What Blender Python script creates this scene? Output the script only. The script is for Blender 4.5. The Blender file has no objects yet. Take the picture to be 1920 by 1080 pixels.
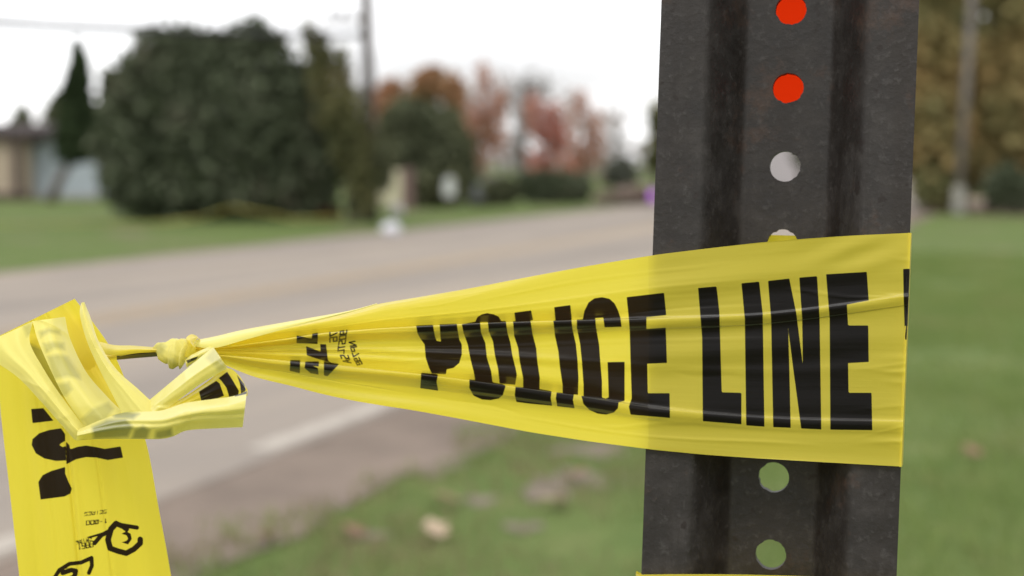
import bpy, math, random
import numpy as np
from mathutils import Vector, Matrix

rng = np.random.default_rng(7)
random.seed(7)
sc = bpy.context.scene
col = sc.collection

# ------------------------------------------------------------------ camera, world, sun, exposure
F = 2600.0                                   # focal length in photo pixels (1920 wide)
PITCH = math.atan(235.0 / F)
CAMZ = 1.2
cam = bpy.data.cameras.new('camera')
camo = bpy.data.objects.new('camera', cam); col.objects.link(camo)
camo.location = (0, 0, CAMZ)
camo.rotation_euler = (math.pi / 2 - PITCH, 0, 0)
cam.sensor_width = 36.0
cam.lens = 36.0 * F / 1920.0
cam.clip_start = 0.02; cam.clip_end = 3000
cam.dof.use_dof = True
cam.dof.focus_distance = 0.428
cam.dof.aperture_fstop = 8.6
sc.camera = camo

SUN_EL, SUN_AZ = math.radians(52), math.radians(205)
w = bpy.data.worlds.new('World'); sc.world = w; w.use_nodes = True
nt = w.node_tree; nt.nodes.clear()
out = nt.nodes.new('ShaderNodeOutputWorld'); bg = nt.nodes.new('ShaderNodeBackground')
sky = nt.nodes.new('ShaderNodeTexSky'); sky.sky_type = 'NISHITA'; sky.sun_disc = False
sky.sun_elevation = SUN_EL; sky.sun_rotation = SUN_AZ
tc = nt.nodes.new('ShaderNodeTexCoord'); mp = nt.nodes.new('ShaderNodeMapping')
mp.inputs['Scale'].default_value = (1.2, 1.2, 5)
nz = nt.nodes.new('ShaderNodeTexNoise'); nz.inputs['Scale'].default_value = 2.2; nz.inputs['Detail'].default_value = 4
rp = nt.nodes.new('ShaderNodeValToRGB')
rp.color_ramp.elements[0].position = .36; rp.color_ramp.elements[0].color = (6.2, 6.1, 6.15, 1)
rp.color_ramp.elements[1].position = .60; rp.color_ramp.elements[1].color = (12.6, 12.5, 12.6, 1)
mx = nt.nodes.new('ShaderNodeMix'); mx.data_type = 'RGBA'; mx.inputs[0].default_value = .9
nt.links.new(tc.outputs['Generated'], mp.inputs[0]); nt.links.new(mp.outputs[0], nz.inputs['Vector'])
nt.links.new(nz.outputs[0], rp.inputs[0]); nt.links.new(sky.outputs[0], mx.inputs[6])
nt.links.new(rp.outputs[0], mx.inputs[7]); nt.links.new(mx.outputs[2], bg.inputs[0])
bg.inputs[1].default_value = .10
nt.links.new(bg.outputs[0], out.inputs[0])

sun = bpy.data.lights.new('sun', 'SUN'); sun.energy = 1.0; sun.angle = math.radians(20); sun.color = (1, .96, .9)
suno = bpy.data.objects.new('sun', sun); col.objects.link(suno)
sdir = Vector((math.sin(SUN_AZ) * math.cos(SUN_EL), math.cos(SUN_AZ) * math.cos(SUN_EL), math.sin(SUN_EL)))
suno.rotation_euler = sdir.to_track_quat('Z', 'Y').to_euler()

sc.view_settings.view_transform = 'Standard'; sc.view_settings.look = 'None'
sc.view_settings.gamma = 1; sc.view_settings.use_curve_mapping = False
sc.view_settings.exposure = .62
sc.render.engine = 'CYCLES'
sc.cycles.use_denoising = True
sc.cycles.max_bounces = 8; sc.cycles.transparent_max_bounces = 12

# ------------------------------------------------------------------ geometry of the view (used to survey positions)
O = np.array([0, 0, CAMZ]); RT = np.array([1., 0, 0])
UP = np.array([0, math.sin(PITCH), math.cos(PITCH)]); FW = np.array([0, math.cos(PITCH), -math.sin(PITCH)])
def W(x, y, z):
    x, y, z = np.broadcast_arrays(np.asarray(x, float), np.asarray(y, float), np.asarray(z, float))
    a = (x - 960) / F * z; b = -(y - 540) / F * z
    return O + a[..., None] * RT + b[..., None] * UP + z[..., None] * FW
def G(x, y, h=0.0):
    d = (x - 960) / F * RT - (y - 540) / F * UP + FW
    return O + d * ((h - CAMZ) / d[2])
def at(x, y, D):                              # point on the ray at world distance Y = D
    d = (x - 960) / F * RT - (y - 540) / F * UP + FW
    return O + d * (D / d[1])

# ------------------------------------------------------------------ helpers
def tag(o, label=None, cat=None, group=None, kind=None):
    if label: o['label'] = label
    if cat: o['category'] = cat
    if group: o['group'] = group
    if kind: o['kind'] = kind
    return o
def empty(name, loc=(0, 0, 0), rz=0):
    o = bpy.data.objects.new(name, None); col.objects.link(o); o.location = loc; o.rotation_euler[2] = rz
    o.empty_display_size = .2
    return o
def link(name, me, mat, parent=None, smooth=False):
    o = bpy.data.objects.new(name, me); col.objects.link(o)
    if mat: me.materials.append(mat)
    if parent: o.parent = parent
    if smooth: me.polygons.foreach_set('use_smooth', np.ones(len(me.polygons), bool))
    return o
def npmesh(name, V, Fc, k):
    """V (n,3), Fc (m,k) -> mesh, quickly"""
    me = bpy.data.meshes.new(name)
    V = np.ascontiguousarray(V, dtype=np.float32); Fc = np.ascontiguousarray(Fc, dtype=np.int32)
    me.vertices.add(len(V)); me.vertices.foreach_set('co', V.ravel())
    me.loops.add(Fc.size); me.loops.foreach_set('vertex_index', Fc.ravel())
    me.polygons.add(len(Fc)); me.polygons.foreach_set('loop_start', np.arange(0, Fc.size, k, dtype=np.int32))
    me.update(calc_edges=True); me.validate()
    return me
class MB:
    def __init__(s): s.v = []; s.f = []
    def box(s, c, d, R=None):
        b = len(s.v)
        for i in (-1, 1):
            for j in (-1, 1):
                for k in (-1, 1):
                    p = np.array([i * d[0] / 2, j * d[1] / 2, k * d[2] / 2])
                    if R is not None: p = np.array(R @ Vector(p))
                    s.v.append(tuple(np.array(c) + p))
        s.f += [tuple(b + q for q in f) for f in ((0, 1, 3, 2), (4, 6, 7, 5), (0, 4, 5, 1), (2, 3, 7, 6), (0, 2, 6, 4), (1, 5, 7, 3))]
        return s
    def tube(s, pts, rad, n=8, cap=True):
        pts = [np.array(p, float) for p in pts]
        if not hasattr(rad, '__len__'): rad = [rad] * len(pts)
        b = len(s.v)
        for i, p in enumerate(pts):
            t = pts[min(i + 1, len(pts) - 1)] - pts[max(i - 1, 0)]; t /= np.linalg.norm(t) + 1e-9
            a = np.cross(t, [0, 0, 1.]) if abs(t[2]) < .95 else np.cross(t, [0, 1., 0])
            a /= np.linalg.norm(a); c = np.cross(t, a)
            for j in range(n):
                th = 2 * math.pi * j / n
                s.v.append(tuple(p + rad[i] * (math.cos(th) * a + math.sin(th) * c)))
        for i in range(len(pts) - 1):
            for j in range(n):
                s.f.append((b + i * n + j, b + i * n + (j + 1) % n, b + (i + 1) * n + (j + 1) % n, b + (i + 1) * n + j))
        if cap:
            s.f.append(tuple(b + j for j in range(n))[::-1]); s.f.append(tuple(b + (len(pts) - 1) * n + j for j in range(n)))
        return s
    def prism(s, poly, off):                  # extrude a 3-D polygon by a vector
        b = len(s.v); n = len(poly); off = np.array(off)
        s.v += [tuple(p) for p in poly] + [tuple(np.array(p) + off) for p in poly]
        s.f += [tuple(range(b, b + n)), tuple(range(b + n, b + 2 * n))[::-1]]
        s.f += [(b + i, b + n + i, b + n + (i + 1) % n, b + (i + 1) % n) for i in range(n)]
        return s
    def build(s, name, mat, parent=None, smooth=False, bevel=0):
        me = bpy.data.meshes.new(name); me.from_pydata(s.v, [], s.f); me.validate()
        import bmesh
        bm = bmesh.new(); bm.from_mesh(me); bmesh.ops.recalc_face_normals(bm, faces=bm.faces)
        if bevel: bmesh.ops.bevel(bm, geom=list(bm.edges), offset=bevel, segments=2, affect='EDGES', profile=.6)
        bm.to_mesh(me); bm.free()
        return link(name, me, mat, parent, smooth)

class NT:                                     # tiny node-tree helper
    def __init__(s, name):
        s.m = bpy.data.materials.new(name); s.m.use_nodes = True; s.t = s.m.node_tree; s.t.nodes.clear()
        s.out = s.n('OutputMaterial')
    def n(s, typ, **kw):
        nd = s.t.nodes.new('ShaderNode' + typ)
        for k, v in kw.items():
            if k in nd.inputs.keys() if isinstance(k, str) else False: s.set(nd.inputs[k], v)
            else: setattr(nd, k, v)
        return nd
    def set(s, sock, v):
        if hasattr(v, 'bl_idname') or isinstance(v, bpy.types.NodeSocket): s.t.links.new(v, sock)
        else: sock.default_value = v
    def l(s, a, b): s.t.links.new(a, b)
    def obj(s): return s.n('TexCoord').outputs['Object']
    def noise(s, vec, scale, detail=4, rough=.55, dist=0, stretch=None):
        if stretch:
            m = s.n('Mapping'); s.l(vec, m.inputs[0]); m.inputs['Scale'].default_value = stretch; vec = m.outputs[0]
        t = s.n('TexNoise'); s.l(vec, t.inputs['Vector'])
        t.inputs['Scale'].default_value = scale; t.inputs['Detail'].default_value = detail
        t.inputs['Roughness'].default_value = rough; t.inputs['Distortion'].default_value = dist
        return t.outputs[0]
    def ramp(s, fac, stops):
        r = s.n('ValToRGB'); s.l(fac, r.inputs[0]); e = r.color_ramp.elements
        while len(e) < len(stops): e.new(.5)
        for i, (p, c) in enumerate(stops): e[i].position = p; e[i].color = (*c, 1) if len(c) == 3 else c
        return r.outputs[0]
    def mix(s, fac, a, b, mode='MIX'):
        m = s.n('Mix', data_type='RGBA', blend_type=mode)
        s.set(m.inputs[0], fac)
        for q, v in ((6, a), (7, b)):
            s.set(m.inputs[q], v if not isinstance(v, tuple) else ((*v, 1) if len(v) == 3 else v))
        return m.outputs[2]
    def maprange(s, v, a, b, c=0, d=1):
        m = s.n('MapRange'); s.l(v, m.inputs[0])
        for i, q in zip((1, 2, 3, 4), (a, b, c, d)): m.inputs[i].default_value = q
        return m.outputs[0]
    def bump(s, h, strength=.3, dist=.01):
        b = s.n('Bump'); s.l(h, b.inputs['Height']); b.inputs['Strength'].default_value = strength; b.inputs['Distance'].default_value = dist
        return b.outputs[0]
    def principled(s, colr, rough=.7, normal=None, spec=.3, metal=0):
        p = s.n('BsdfPrincipled')
        s.set(p.inputs['Base Color'], (*colr, 1) if isinstance(colr, tuple) else colr)
        s.set(p.inputs['Roughness'], rough); p.inputs['Specular IOR Level'].default_value = spec; p.inputs['Metallic'].default_value = metal
        if normal is not None: s.l(normal, p.inputs['Normal'])
        s.l(p.outputs[0], s.out.inputs[0])
        return p
def simple(name, c, rough=.7, var=.15, scale=8, spec=.3):
    t = NT(name); n = t.noise(t.obj(), scale, 5)
    c1 = tuple(x * (1 - var) for x in c); c2 = tuple(min(1, x * (1 + var)) for x in c)
    t.principled(t.ramp(n, [(.3, c1), (.7, c2)]), rough, t.bump(n, .15, .02), spec)
    return t.m

# ------------------------------------------------------------------ road frame
Rdir2 = math.radians(20.7)
RD = np.array([math.sin(Rdir2), math.cos(Rdir2), 0]); RN = np.array([math.cos(Rdir2), -math.sin(Rdir2), 0])   # along, to the right
PN = G(510, 835); PF = G(0, 515)
ROADW = float(np.dot(PN - PF, RN))
def rl(u, vv, z=0):                            # u along the road, vv across (0 = near white line, positive = towards us)
    p = PN + RD * u + RN * vv; p = p.copy(); p[2] = z; return p

# ------------------------------------------------------------------ materials: setting
t = NT('lawn'); ob = t.obj()
n1 = t.noise(ob, .55, 5); n2 = t.noise(ob, 3.2, 5); n3 = t.noise(ob, 40, 4)
c = t.ramp(n2, [(.3, (.102, .152, .044)), (.55, (.142, .188, .06)), (.75, (.185, .20, .08))])
c = t.mix(t.maprange(n3, .3, .7, 0, .6), c, (.06, .09, .025))
c = t.mix(t.maprange(n1, .56, .68, 0, .8), c, (.19, .15, .11))
t.principled(c, .95, t.bump(n3, .5, .03), .1); M_lawn = t.m

t = NT('road_asphalt'); ob = t.obj()
n1 = t.noise(ob, 1.0, 4, stretch=(1.1, .05, 1)); n2 = t.noise(ob, 90, 3); n3 = t.noise(ob, .8, 5)
c = t.ramp(n1, [(.36, (.19, .165, .141)), (.5, (.262, .226, .191)), (.64, (.325, .272, .216))])
c = t.mix(t.maprange(n2, .35, .65, 0, .35), c, (.34, .305, .27))
c = t.mix(t.maprange(n3, .5, .72, 0, .45), c, (.205, .182, .162))
t.principled(c, .9, t.bump(n2, .4, .01), .2); M_road = t.m

t = NT('gravel_dirt'); ob = t.obj()
n1 = t.noise(ob, 2.2, 5); n2 = t.noise(ob, 60, 3); v = t.n('TexVoronoi'); t.l(ob, v.inputs['Vector']); v.inputs['Scale'].default_value = 55
c = t.ramp(n1, [(.3, (.135, .106, .086)), (.5, (.19, .15, .122)), (.7, (.235, .185, .15))])
c = t.mix(t.maprange(n2, .4, .7, 0, .4), c, (.26, .22, .18))
t.principled(c, .95, t.bump(v.outputs[0], .6, .012), .15); M_grav = t.m

t = NT('faded_white_paint'); ob = t.obj()
n = t.noise(ob, 14, 6, .7)
t.principled(t.mix(t.maprange(n, .42, .66, 0, .7), (.44, .40, .345), (.26, .226, .195)), .8); M_white_line = t.m
t.m.node_tree.nodes  # worn paint
t = NT('faded_yellow_paint'); ob = t.obj()
n = t.noise(ob, 9, 6, .7)
t.principled(t.mix(t.maprange(n, .35, .65, 0, .8), (.42, .29, .14), (.26, .23, .2)), .8); M_yel_line = t.m

# ------------------------------------------------------------------ ground, road
gm = MB()
gs = [-400, -60, -20, -8, -3, 0, 3, 8, 20, 60, 400]
V = [(x, y, 0) for y in [-30, 0, 3, 6, 10, 20, 40, 80, 200, 900] for x in gs]
fc = [(j * 11 + i, j * 11 + i + 1, (j + 1) * 11 + i + 1, (j + 1) * 11 + i) for j in range(9) for i in range(10)]
me = bpy.data.meshes.new('ground'); me.from_pydata([(a, b, -.012) for a, b, _ in V], [], fc)
tag(link('ground', me, M_lawn), kind='structure')

def ribbon(name, u0, u1, va, vb, z, mat, parent=None, n=80, wob=0, seed=0):
    r = np.random.default_rng(seed); vs = []; fs = []
    us = np.concatenate([np.linspace(u0, min(u1, 40), n), np.linspace(40, u1, 20)[1:]]) if u1 > 40 else np.linspace(u0, u1, n)
    n = len(us)
    wa = np.convolve(r.normal(0, 1, n + 8), np.ones(4) / 4, 'same')[:n] * wob; wb = np.convolve(r.normal(0, 1, n + 8), np.ones(4) / 4, 'same')[:n] * wob
    me = bpy.data.meshes.new(name)
    for i, u in enumerate(us):
        for k in range(5):
            f = k / 4; vs.append((va + wa[i] + (vb + wb[i] - va - wa[i]) * f, u, z))
    for i in range(n - 1):
        for k in range(4): fs.append((i * 5 + k, i * 5 + k + 1, (i + 1) * 5 + k + 1, (i + 1) * 5 + k))
    me.from_pydata(vs, [], fs)
    o = link(name, me, mat, parent)
    if parent is None:
        o.location = (PN[0], PN[1], 0); o.rotation_euler = (0, 0, -Rdir2)
    return o
road = tag(ribbon('road', -30, 400, -ROADW, .13, 0, M_road, wob=.02, seed=2), kind='structure')
tag(ribbon('gravel_shoulder', -30, 400, -.3, .78, -.004, M_grav, n=300, wob=.13, seed=3), kind='structure')
tag(ribbon('dirt_verge', -30, 400, -ROADW - .3, -ROADW + .2, -.004, M_grav, n=200, wob=.1, seed=5), kind='structure')
for u0_, u1_ in ((-30, -1.55), (-.12, 1.35), (1.9, 6), (7.2, 400)): ribbon('edge_line', u0_, u1_, -.06, .07, .004, M_white_line, road, wob=.012)
ribbon('centre_line', -30, 400, -ROADW * .5 - .16, -ROADW * .5 - .04, .004, M_yel_line, road, wob=.006, seed=1)
ribbon('centre_line', -30, 400, -ROADW * .5 + .06, -ROADW * .5 + .18, .004, M_yel_line, road, wob=.006, seed=4)

M_dirt = simple('bare_dirt', (.175, .145, .11), .95, .3, 14)
PATCH = []
for px, py, rx_, ry_ in ((1075, 900, .13, .16), (1020, 925, .09, .12), (1110, 845, .16, .14), (825, 868, .09, .24), (900, 940, .06, .07), (690, 1005, .07, .05), (980, 990, .07, .06)):
    p = G(px, py, -.012); PATCH.append((p[0], p[1], rx_, ry_)); ph = rng.uniform(0, 6, 4); V = [(p[0], p[1], -.006)]
    for j in range(28):
        th = j / 28 * 2 * math.pi; q = 1 + .22 * math.sin(3 * th + ph[0]) + .14 * math.sin(5 * th + ph[1]) + .08 * math.sin(9 * th + ph[2])
        V.append((p[0] + rx_ * q * math.cos(th), p[1] + ry_ * q * math.sin(th), -.0075))
    me = bpy.data.meshes.new('dirt_patch'); me.from_pydata(V, [], [(0, 1 + j, 1 + (j + 1) % 28) for j in range(28)])
    tag(link('dirt_patch', me, M_dirt), kind='structure')
# grass blades on our verge
nb = 90000
U = rng.uniform(-4.5, 14, nb * 2); Vv = rng.uniform(.4, 9, nb * 2)
P = PN[None] + U[:, None] * RD + Vv[:, None] * RN
keep = (P[:, 1] > 3.2) & (np.abs(P[:, 0]) < P[:, 1] * .42 + .3)
edge = np.interp(U, [-2.2, -1.3, -.6, 0, .7, 1.5, 3], [.45, .45, .68, .76, .62, .5, .6]) + .05 * np.sin(U * 7.7 + 1) + .03 * np.sin(U * 17)
keep &= (Vv > edge + rng.exponential(.05, nb * 2))
pat = np.sin(P[:, 0] * 2.3 + 1.2) * np.sin(P[:, 1] * 1.7) + .5 * np.sin(P[:, 0] * 5.1) * np.sin(P[:, 1] * 4.3 + 2)
keep &= (rng.uniform(-.2, 1.2, nb * 2) > pat)
for (qx, qy, qa, qb) in PATCH:
    keep &= (((P[:, 0] - qx) / qa) ** 2 + ((P[:, 1] - qy) / qb) ** 2 > rng.uniform(.0, 1.6, len(P)))
P = P[keep][:nb]; n = len(P)
hgt = rng.uniform(.025, .075, n); wd = rng.uniform(.003, .006, n); th = rng.uniform(0, 2 * math.pi, n); ln = rng.uniform(.01, .05, n); th2 = rng.uniform(0, 2 * math.pi, n)
a = np.stack([np.cos(th), np.sin(th), 0 * th], 1) * wd[:, None]
lean = np.stack([np.cos(th2), np.sin(th2), 0 * th], 1) * ln[:, None]; up = np.array([0, 0, 1.]) * hgt[:, None]
P[:, 2] = -.012
V = np.stack([P - a, P + a, P + a * .7 + lean * .35 + up * .6, P - a * .7 + lean * .35 + up * .6, P + lean + up], 1).reshape(-1, 3)
b = np.arange(n)[:, None] * 5
tri = np.concatenate([b + [0, 1, 2], b + [0, 2, 3], b + [3, 2, 4]], 0)
t = NT('grass_blade'); ob = t.obj(); n1 = t.noise(ob, 1.8, 4); n2 = t.noise(ob, 30, 2)
c = t.ramp(n1, [(.3, (.165, .245, .072)), (.55, (.215, .285, .092)), (.75, (.29, .285, .13))])
c = t.mix(t.maprange(n2, .5, .7, 0, .5), c, (.24, .2, .11))
sx = t.n('SeparateXYZ'); t.l(ob, sx.inputs[0]); n5 = t.noise(ob, 3.2, 5)
mm = t.n('Math', operation='MULTIPLY'); t.l(t.maprange(sx.outputs[0], 1.0, .4, 0, 1), mm.inputs[0]); t.l(t.maprange(n5, .36, .60, 0, .85), mm.inputs[1])
c = t.mix(mm.outputs[0], c, (.26, .205, .13))
d_ = t.n('BsdfDiffuse'); t.l(c, d_.inputs[0]); t_2 = t.n('BsdfTranslucent'); t.l(c, t_2.inputs[0]); m_ = t.n('MixShader'); m_.inputs[0].default_value = .4
t.l(d_.outputs[0], m_.inputs[1]); t.l(t_2.outputs[0], m_.inputs[2]); t.l(m_.outputs[0], t.out.inputs[0]); M_blade = t.m
me = npmesh('grass', V, tri, 3)
tag(link('grass', me, M_blade), 'short green lawn grass with dry patches on the near verge', 'grass', kind='stuff')

# ------------------------------------------------------------------ vegetation
def leafmat(name, cols, scale=1.1, trans=.25, rough=.6):
    t = NT(name); ob = t.obj()
    at_ = t.n('Attribute', attribute_name='tone')
    n1 = t.noise(ob, scale, 3)
    m = t.n('Math', operation='ADD'); t.l(t.maprange(n1, .3, .7, 0, .65), m.inputs[0])
    t.l(t.maprange(at_.outputs['Fac'], 0, 1, .06, .28), m.inputs[1])
    k = len(cols)
    c = t.ramp(m.outputs[0], [(i / (k - 1), cc) for i, cc in enumerate(cols)])
    d = t.n('BsdfDiffuse'); t.l(c, d.inputs[0]); tr = t.n('BsdfTranslucent'); t.l(c, tr.inputs[0])
    mxs = t.n('MixShader'); mxs.inputs[0].default_value = trans; t.l(d.outputs[0], mxs.inputs[1]); t.l(tr.outputs[0], mxs.inputs[2])
    t.l(mxs.outputs[0], t.out.inputs[0]); return t.m
def crown(name, blobs, n, size, mat, parent, seed=1, shell=.5, flat=0):
    """blobs: (centre xyz, radii xyz) in the parent's frame; leaf-sized faces through their volume"""
    r = np.random.default_rng(seed)
    wts = np.array([b[1][0] * b[1][1] * b[1][2] for b in blobs]) ** .75; wts /= wts.sum()
    idx = r.choice(len(blobs), n, p=wts)
    C = np.array([b[0] for b in blobs])[idx]; R = np.array([b[1] for b in blobs])[idx]
    d = r.normal(0, 1, (n, 3)); d /= np.linalg.norm(d, axis=1)[:, None]
    rad = (shell + (1 - shell) * r.uniform(0, 1, n) ** .6) * (1 + .10 * r.normal(0, 1, n))
    # clumps: pull the radius in and out with a smooth function of direction
    k = np.sin(d[:, 0] * 7 + idx) * np.sin(d[:, 1] * 6 + 2 * idx) * np.sin(d[:, 2] * 8 + .7 * idx)
    rad *= 1 + .14 * k
    P = C + d * R * rad[:, None]
    P = P[P[:, 2] > .03]; n = len(P)
    a = r.normal(0, 1, (n, 3)); a /= np.linalg.norm(a, axis=1)[:, None]
    bb = np.cross(a, r.normal(0, 1, (n, 3))); bb /= np.linalg.norm(bb, axis=1)[:, None]
    s = size * r.uniform(.6, 1.4, n)[:, None]
    cup = np.cross(a, bb) * s * .22
    V = np.stack([P - a * s, P - bb * s * .55 + cup, P + a * s, P + bb * s * .55 + cup], 1).reshape(-1, 3)
    me = npmesh(name, V, np.arange(n * 4).reshape(-1, 4), 4)
    at_ = me.attributes.new('tone', 'FLOAT', 'POINT'); at_.data.foreach_set('value', np.repeat(r.uniform(0, 1, n), 4).astype(np.float32))
    return link(name, me, mat, parent)
def limbs(mb, p, d, L, r, depth, rr, spread=.5, tips=None, n=5, upb=.1):
    p = np.array(p, float); d = np.array(d, float); d /= np.linalg.norm(d)
    pts = [p]; rad = [r]; q = p.copy()
    for i in range(3):
        d = d + rr.normal(0, .09, 3) + [0, 0, upb * .3]; d /= np.linalg.norm(d); q = q + d * L / 3; pts.append(q.copy()); rad.append(r * (1 - .28 * (i + 1) / 1.0 * .8))
    mb.tube(pts, rad, n, cap=False)
    if depth == 0:
        if tips is not None: tips.append(q)
        return
    for i in range(rr.integers(2, 4) + (depth > 2)):
        f = rr.uniform(.45, 1); s = pts[0] + (pts[-1] - pts[0]) * f if f < .9 else q
        dd = d + rr.normal(0, spread, 3); dd[2] += upb
        limbs(mb, s, dd, L * rr.uniform(.55, .8), r * (.38 + .12 * rr.random()), depth - 1, rr, spread, tips, max(3, n - 1), upb)
M_bark = simple('grey_brown_bark', (.12, .1, .085), .9, .3, 6)
M_bark2 = simple('pale_grey_bark', (.22, .2, .185), .9, .25, 6)
M_yew = leafmat('dark_evergreen', [(.058, .066, .045), (.088, .106, .064), (.112, .128, .082), (.128, .105, .08)], .9, .1)
M_cyp = leafmat('deep_green_cypress', [(.026, .038, .02), (.046, .066, .032), (.065, .088, .042)], 1.2, .1)
M_olive = leafmat('olive_yellow_leaf', [(.09, .10, .05), (.15, .15, .07), (.22, .175, .08)], .8, .3)
M_orange = leafmat('rust_orange_leaf', [(.22, .19, .09), (.34, .21, .11), (.45, .25, .15), (.48, .22, .16)], .35, .35)
M_red = leafmat('red_maple_leaf', [(.42, .18, .14), (.52, .25, .2), (.5, .32, .23)], .6, .35)
M_brownred = leafmat('thin_brown_leaf', [(.38, .25, .16), (.48, .27, .2), (.5, .33, .25)], .5, .35)
M_hedge = leafmat('mid_green_hedge', [(.075, .086, .054), (.115, .126, .074), (.16, .16, .085)], .5, .15)
M_wood = leafmat('autumn_wood_leaf', [(.17, .175, .085), (.26, .23, .105), (.38, .25, .11), (.5, .27, .11)], .28, .25)
M_woodg = leafmat('green_wood_leaf', [(.135, .145, .072), (.21, .21, .095), (.29, .235, .10)], .2, .2)
M_farleaf = leafmat('faded_pinkish_twig', [(.3, .25, .21), (.4, .31, .27)], .5, .3)
M_grey = leafmat('grey_twig', [(.2, .19, .17), (.28, .26, .24)], .6, .2)

def plant(name, label, cat, base, D=None, group=None):
    return tag(empty(name, tuple(base)), label, cat, group)
def pxblobs(lst, base, D, depth=.75):          # silhouette lobes measured in the photo -> metres about the base
    o = []
    k = D / F
    for cx, cy, rx, ry in lst:
        c = at(cx, cy, D) - base
        o.append(((c[0], c[1] + rng.uniform(-.25, .25) * rx * k, c[2]), (rx * k, max(rx, ry) * k * depth, ry * k)))
    return o

# big evergreen bush by the pole
b0 = G(420, 412); D0 = b0[1]
t0 = plant('evergreen_bush', 'huge rounded dark evergreen bush on the far lawn left of the utility pole', 'bush', b0)
crown('crown', pxblobs([(335, 140, 88, 92), (478, 130, 75, 92), (415, 130, 60, 70), (565, 215, 72, 98), (270, 195, 72, 95), (280, 270, 92, 120), (430, 250, 150, 130), (575, 310, 72, 92), (290, 345, 95, 62), (450, 350, 160, 60), (225, 310, 40, 75), (600, 260, 45, 90)], b0, D0),
      30000, .13, M_yew, t0, 3, .45)
mb = MB(); rr = np.random.default_rng(5)
for dx in (-1.2, -.3, .6, 1.3):
    mb.tube([(dx * .5, 0, 0), (dx * .8, .1, 1.2), (dx * 1.1, .1, 2.6)], [.12, .09, .04], 7)
mb.build('trunk', M_bark, t0, True)

# cypress with leaning trunk
b1 = G(93, 381); D1 = b1[1]; k1 = D1 / F
t1 = plant('cypress_tree', 'narrow pointed dark cypress on a leaning bare trunk before the pale blue garage', 'tree', b1)
bl = []
for i in range(12):
    f = i / 11; cy = 92 + f * 195; rx = 7 + 31 * min(1, f * 1.25) ** .8
    if f > .85: rx *= 1 - (f - .85) * 1.3
    bl.append((146 + 3 * math.sin(i), cy, rx, 17))
crown('crown', pxblobs(bl, b1, D1, 1), 7000, .16, M_cyp, t1, 4, .3)
pt = [at(93, 380, D1) - b1, at(112, 338, D1) - b1, at(132, 300, D1) - b1, at(146, 240, D1) - b1, at(147, 130, D1) - b1]
MB().tube(pt, [.17, .14, .12, .09, .03], 8).build('trunk', M_bark, t1, True)

bs = G(200, 378); Ds = bs[1]
ts = plant('dark_shrub_tree', 'slim dark shrub squeezed between the cypress and the huge bush', 'shrub', bs)
crown('crown', pxblobs([(204, 160, 14, 34), (192, 262, 26, 40), (205, 225, 12, 40)], bs, Ds), 1500, .14, M_cyp, ts, 6, .2)
MB().tube([(0, 0, 0), (.1, 0, 1.5), (.2, 0, 3.6)], [.09, .07, .02], 6).build('trunk', M_bark, ts, True)

bc = G(108, 352); 
tcn = plant('background_conifer', 'dark green conifer showing left of the cypress behind the garage', 'tree', bc)
crown('crown', pxblobs([(106, 235, 20, 45), (105, 205, 10, 30)], bc, bc[1]), 1500, .2, M_hedge, tcn, 7, .2)
MB().tube([(0, 0, 0), (0, 0, 4)], [.15, .04], 6).build('trunk', M_bark, tcn, True)
bc = G(42, 347)
tcn = plant('background_conifer', 'small dark pointed conifer top rising behind the brown house roof', 'tree', bc)
crown('crown', pxblobs([(42, 240, 22, 30), (43, 218, 10, 22)], bc, bc[1]), 1300, .2, M_hedge, tcn, 8, .2)
MB().tube([(0, 0, 0), (0, 0, 4)], [.15, .04], 6).build('trunk', M_bark, tcn, True)

def bare_tree(name, label, px, ybase, ytop, seed, bark=M_bark2, leafm=None, nleaf=0, ls=.12, spread=.45, depth=4, cat='bare tree', blobs=None):
    b_ = G(px, ybase); D_ = b_[1]; H = (at(px, ytop, D_) - b_)[2]
    t_ = plant(name, label, cat, b_)
    rr = np.random.default_rng(seed); mb = MB(); tips = []
    limbs(mb, (0, 0, 0), (0, 0, 1), H * .42, H * .016 + .03, depth, rr, spread, tips, 6, .35)
    v = np.array(mb.v); v[:, 2] *= H / v[:, 2].max(); mb.v = [tuple(q) for q in v]
    mb.build('trunk', bark, t_, True)
    if leafm:
        T = np.array(tips); T[:, 2] *= H / max(T[:, 2].max(), 1e-3)
        bl = [(tuple(p), (H * .06, H * .06, H * .05)) for p in T] if blobs is None else pxblobs(blobs, b_, D_)
        crown('crown', bl, nleaf, ls, leafm, t_, seed, .1)
    return t_
bare_tree('bare_tree', 'leafless pale tree rising behind the house and garage roofs', 84, 345, 130, 11)

# olive young tree between bush and pole
b2 = G(655, 418); D2 = b2[1]
t2 = plant('young_tree', 'loose olive yellow young tree between the huge bush and the utility pole', 'tree', b2)
crown('crown', pxblobs([(640, 200, 45, 70), (600, 110, 28, 60), (660, 260, 40, 80), (680, 330, 34, 80), (640, 130, 18, 50), (580, 70, 14, 40)], b2, D2), 2600, .09, M_olive, t2, 9, .1)
crown('crown', pxblobs([(672, 385, 24, 34), (715, 300, 26, 60)], b2, D2), 900, .09, M_hedge, t2, 10, .1)
mb = MB(); rr = np.random.default_rng(12)
limbs(mb, (0, 0, 0), (-.1, 0, 1), 2.0, .055, 3, rr, .35, None, 6, .5)
limbs(mb, (.15, .1, 0), (.1, 0, 1), 1.6, .045, 3, rr, .35, None, 6, .5)
mb.build('trunk', M_bark, t2, True)

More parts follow.
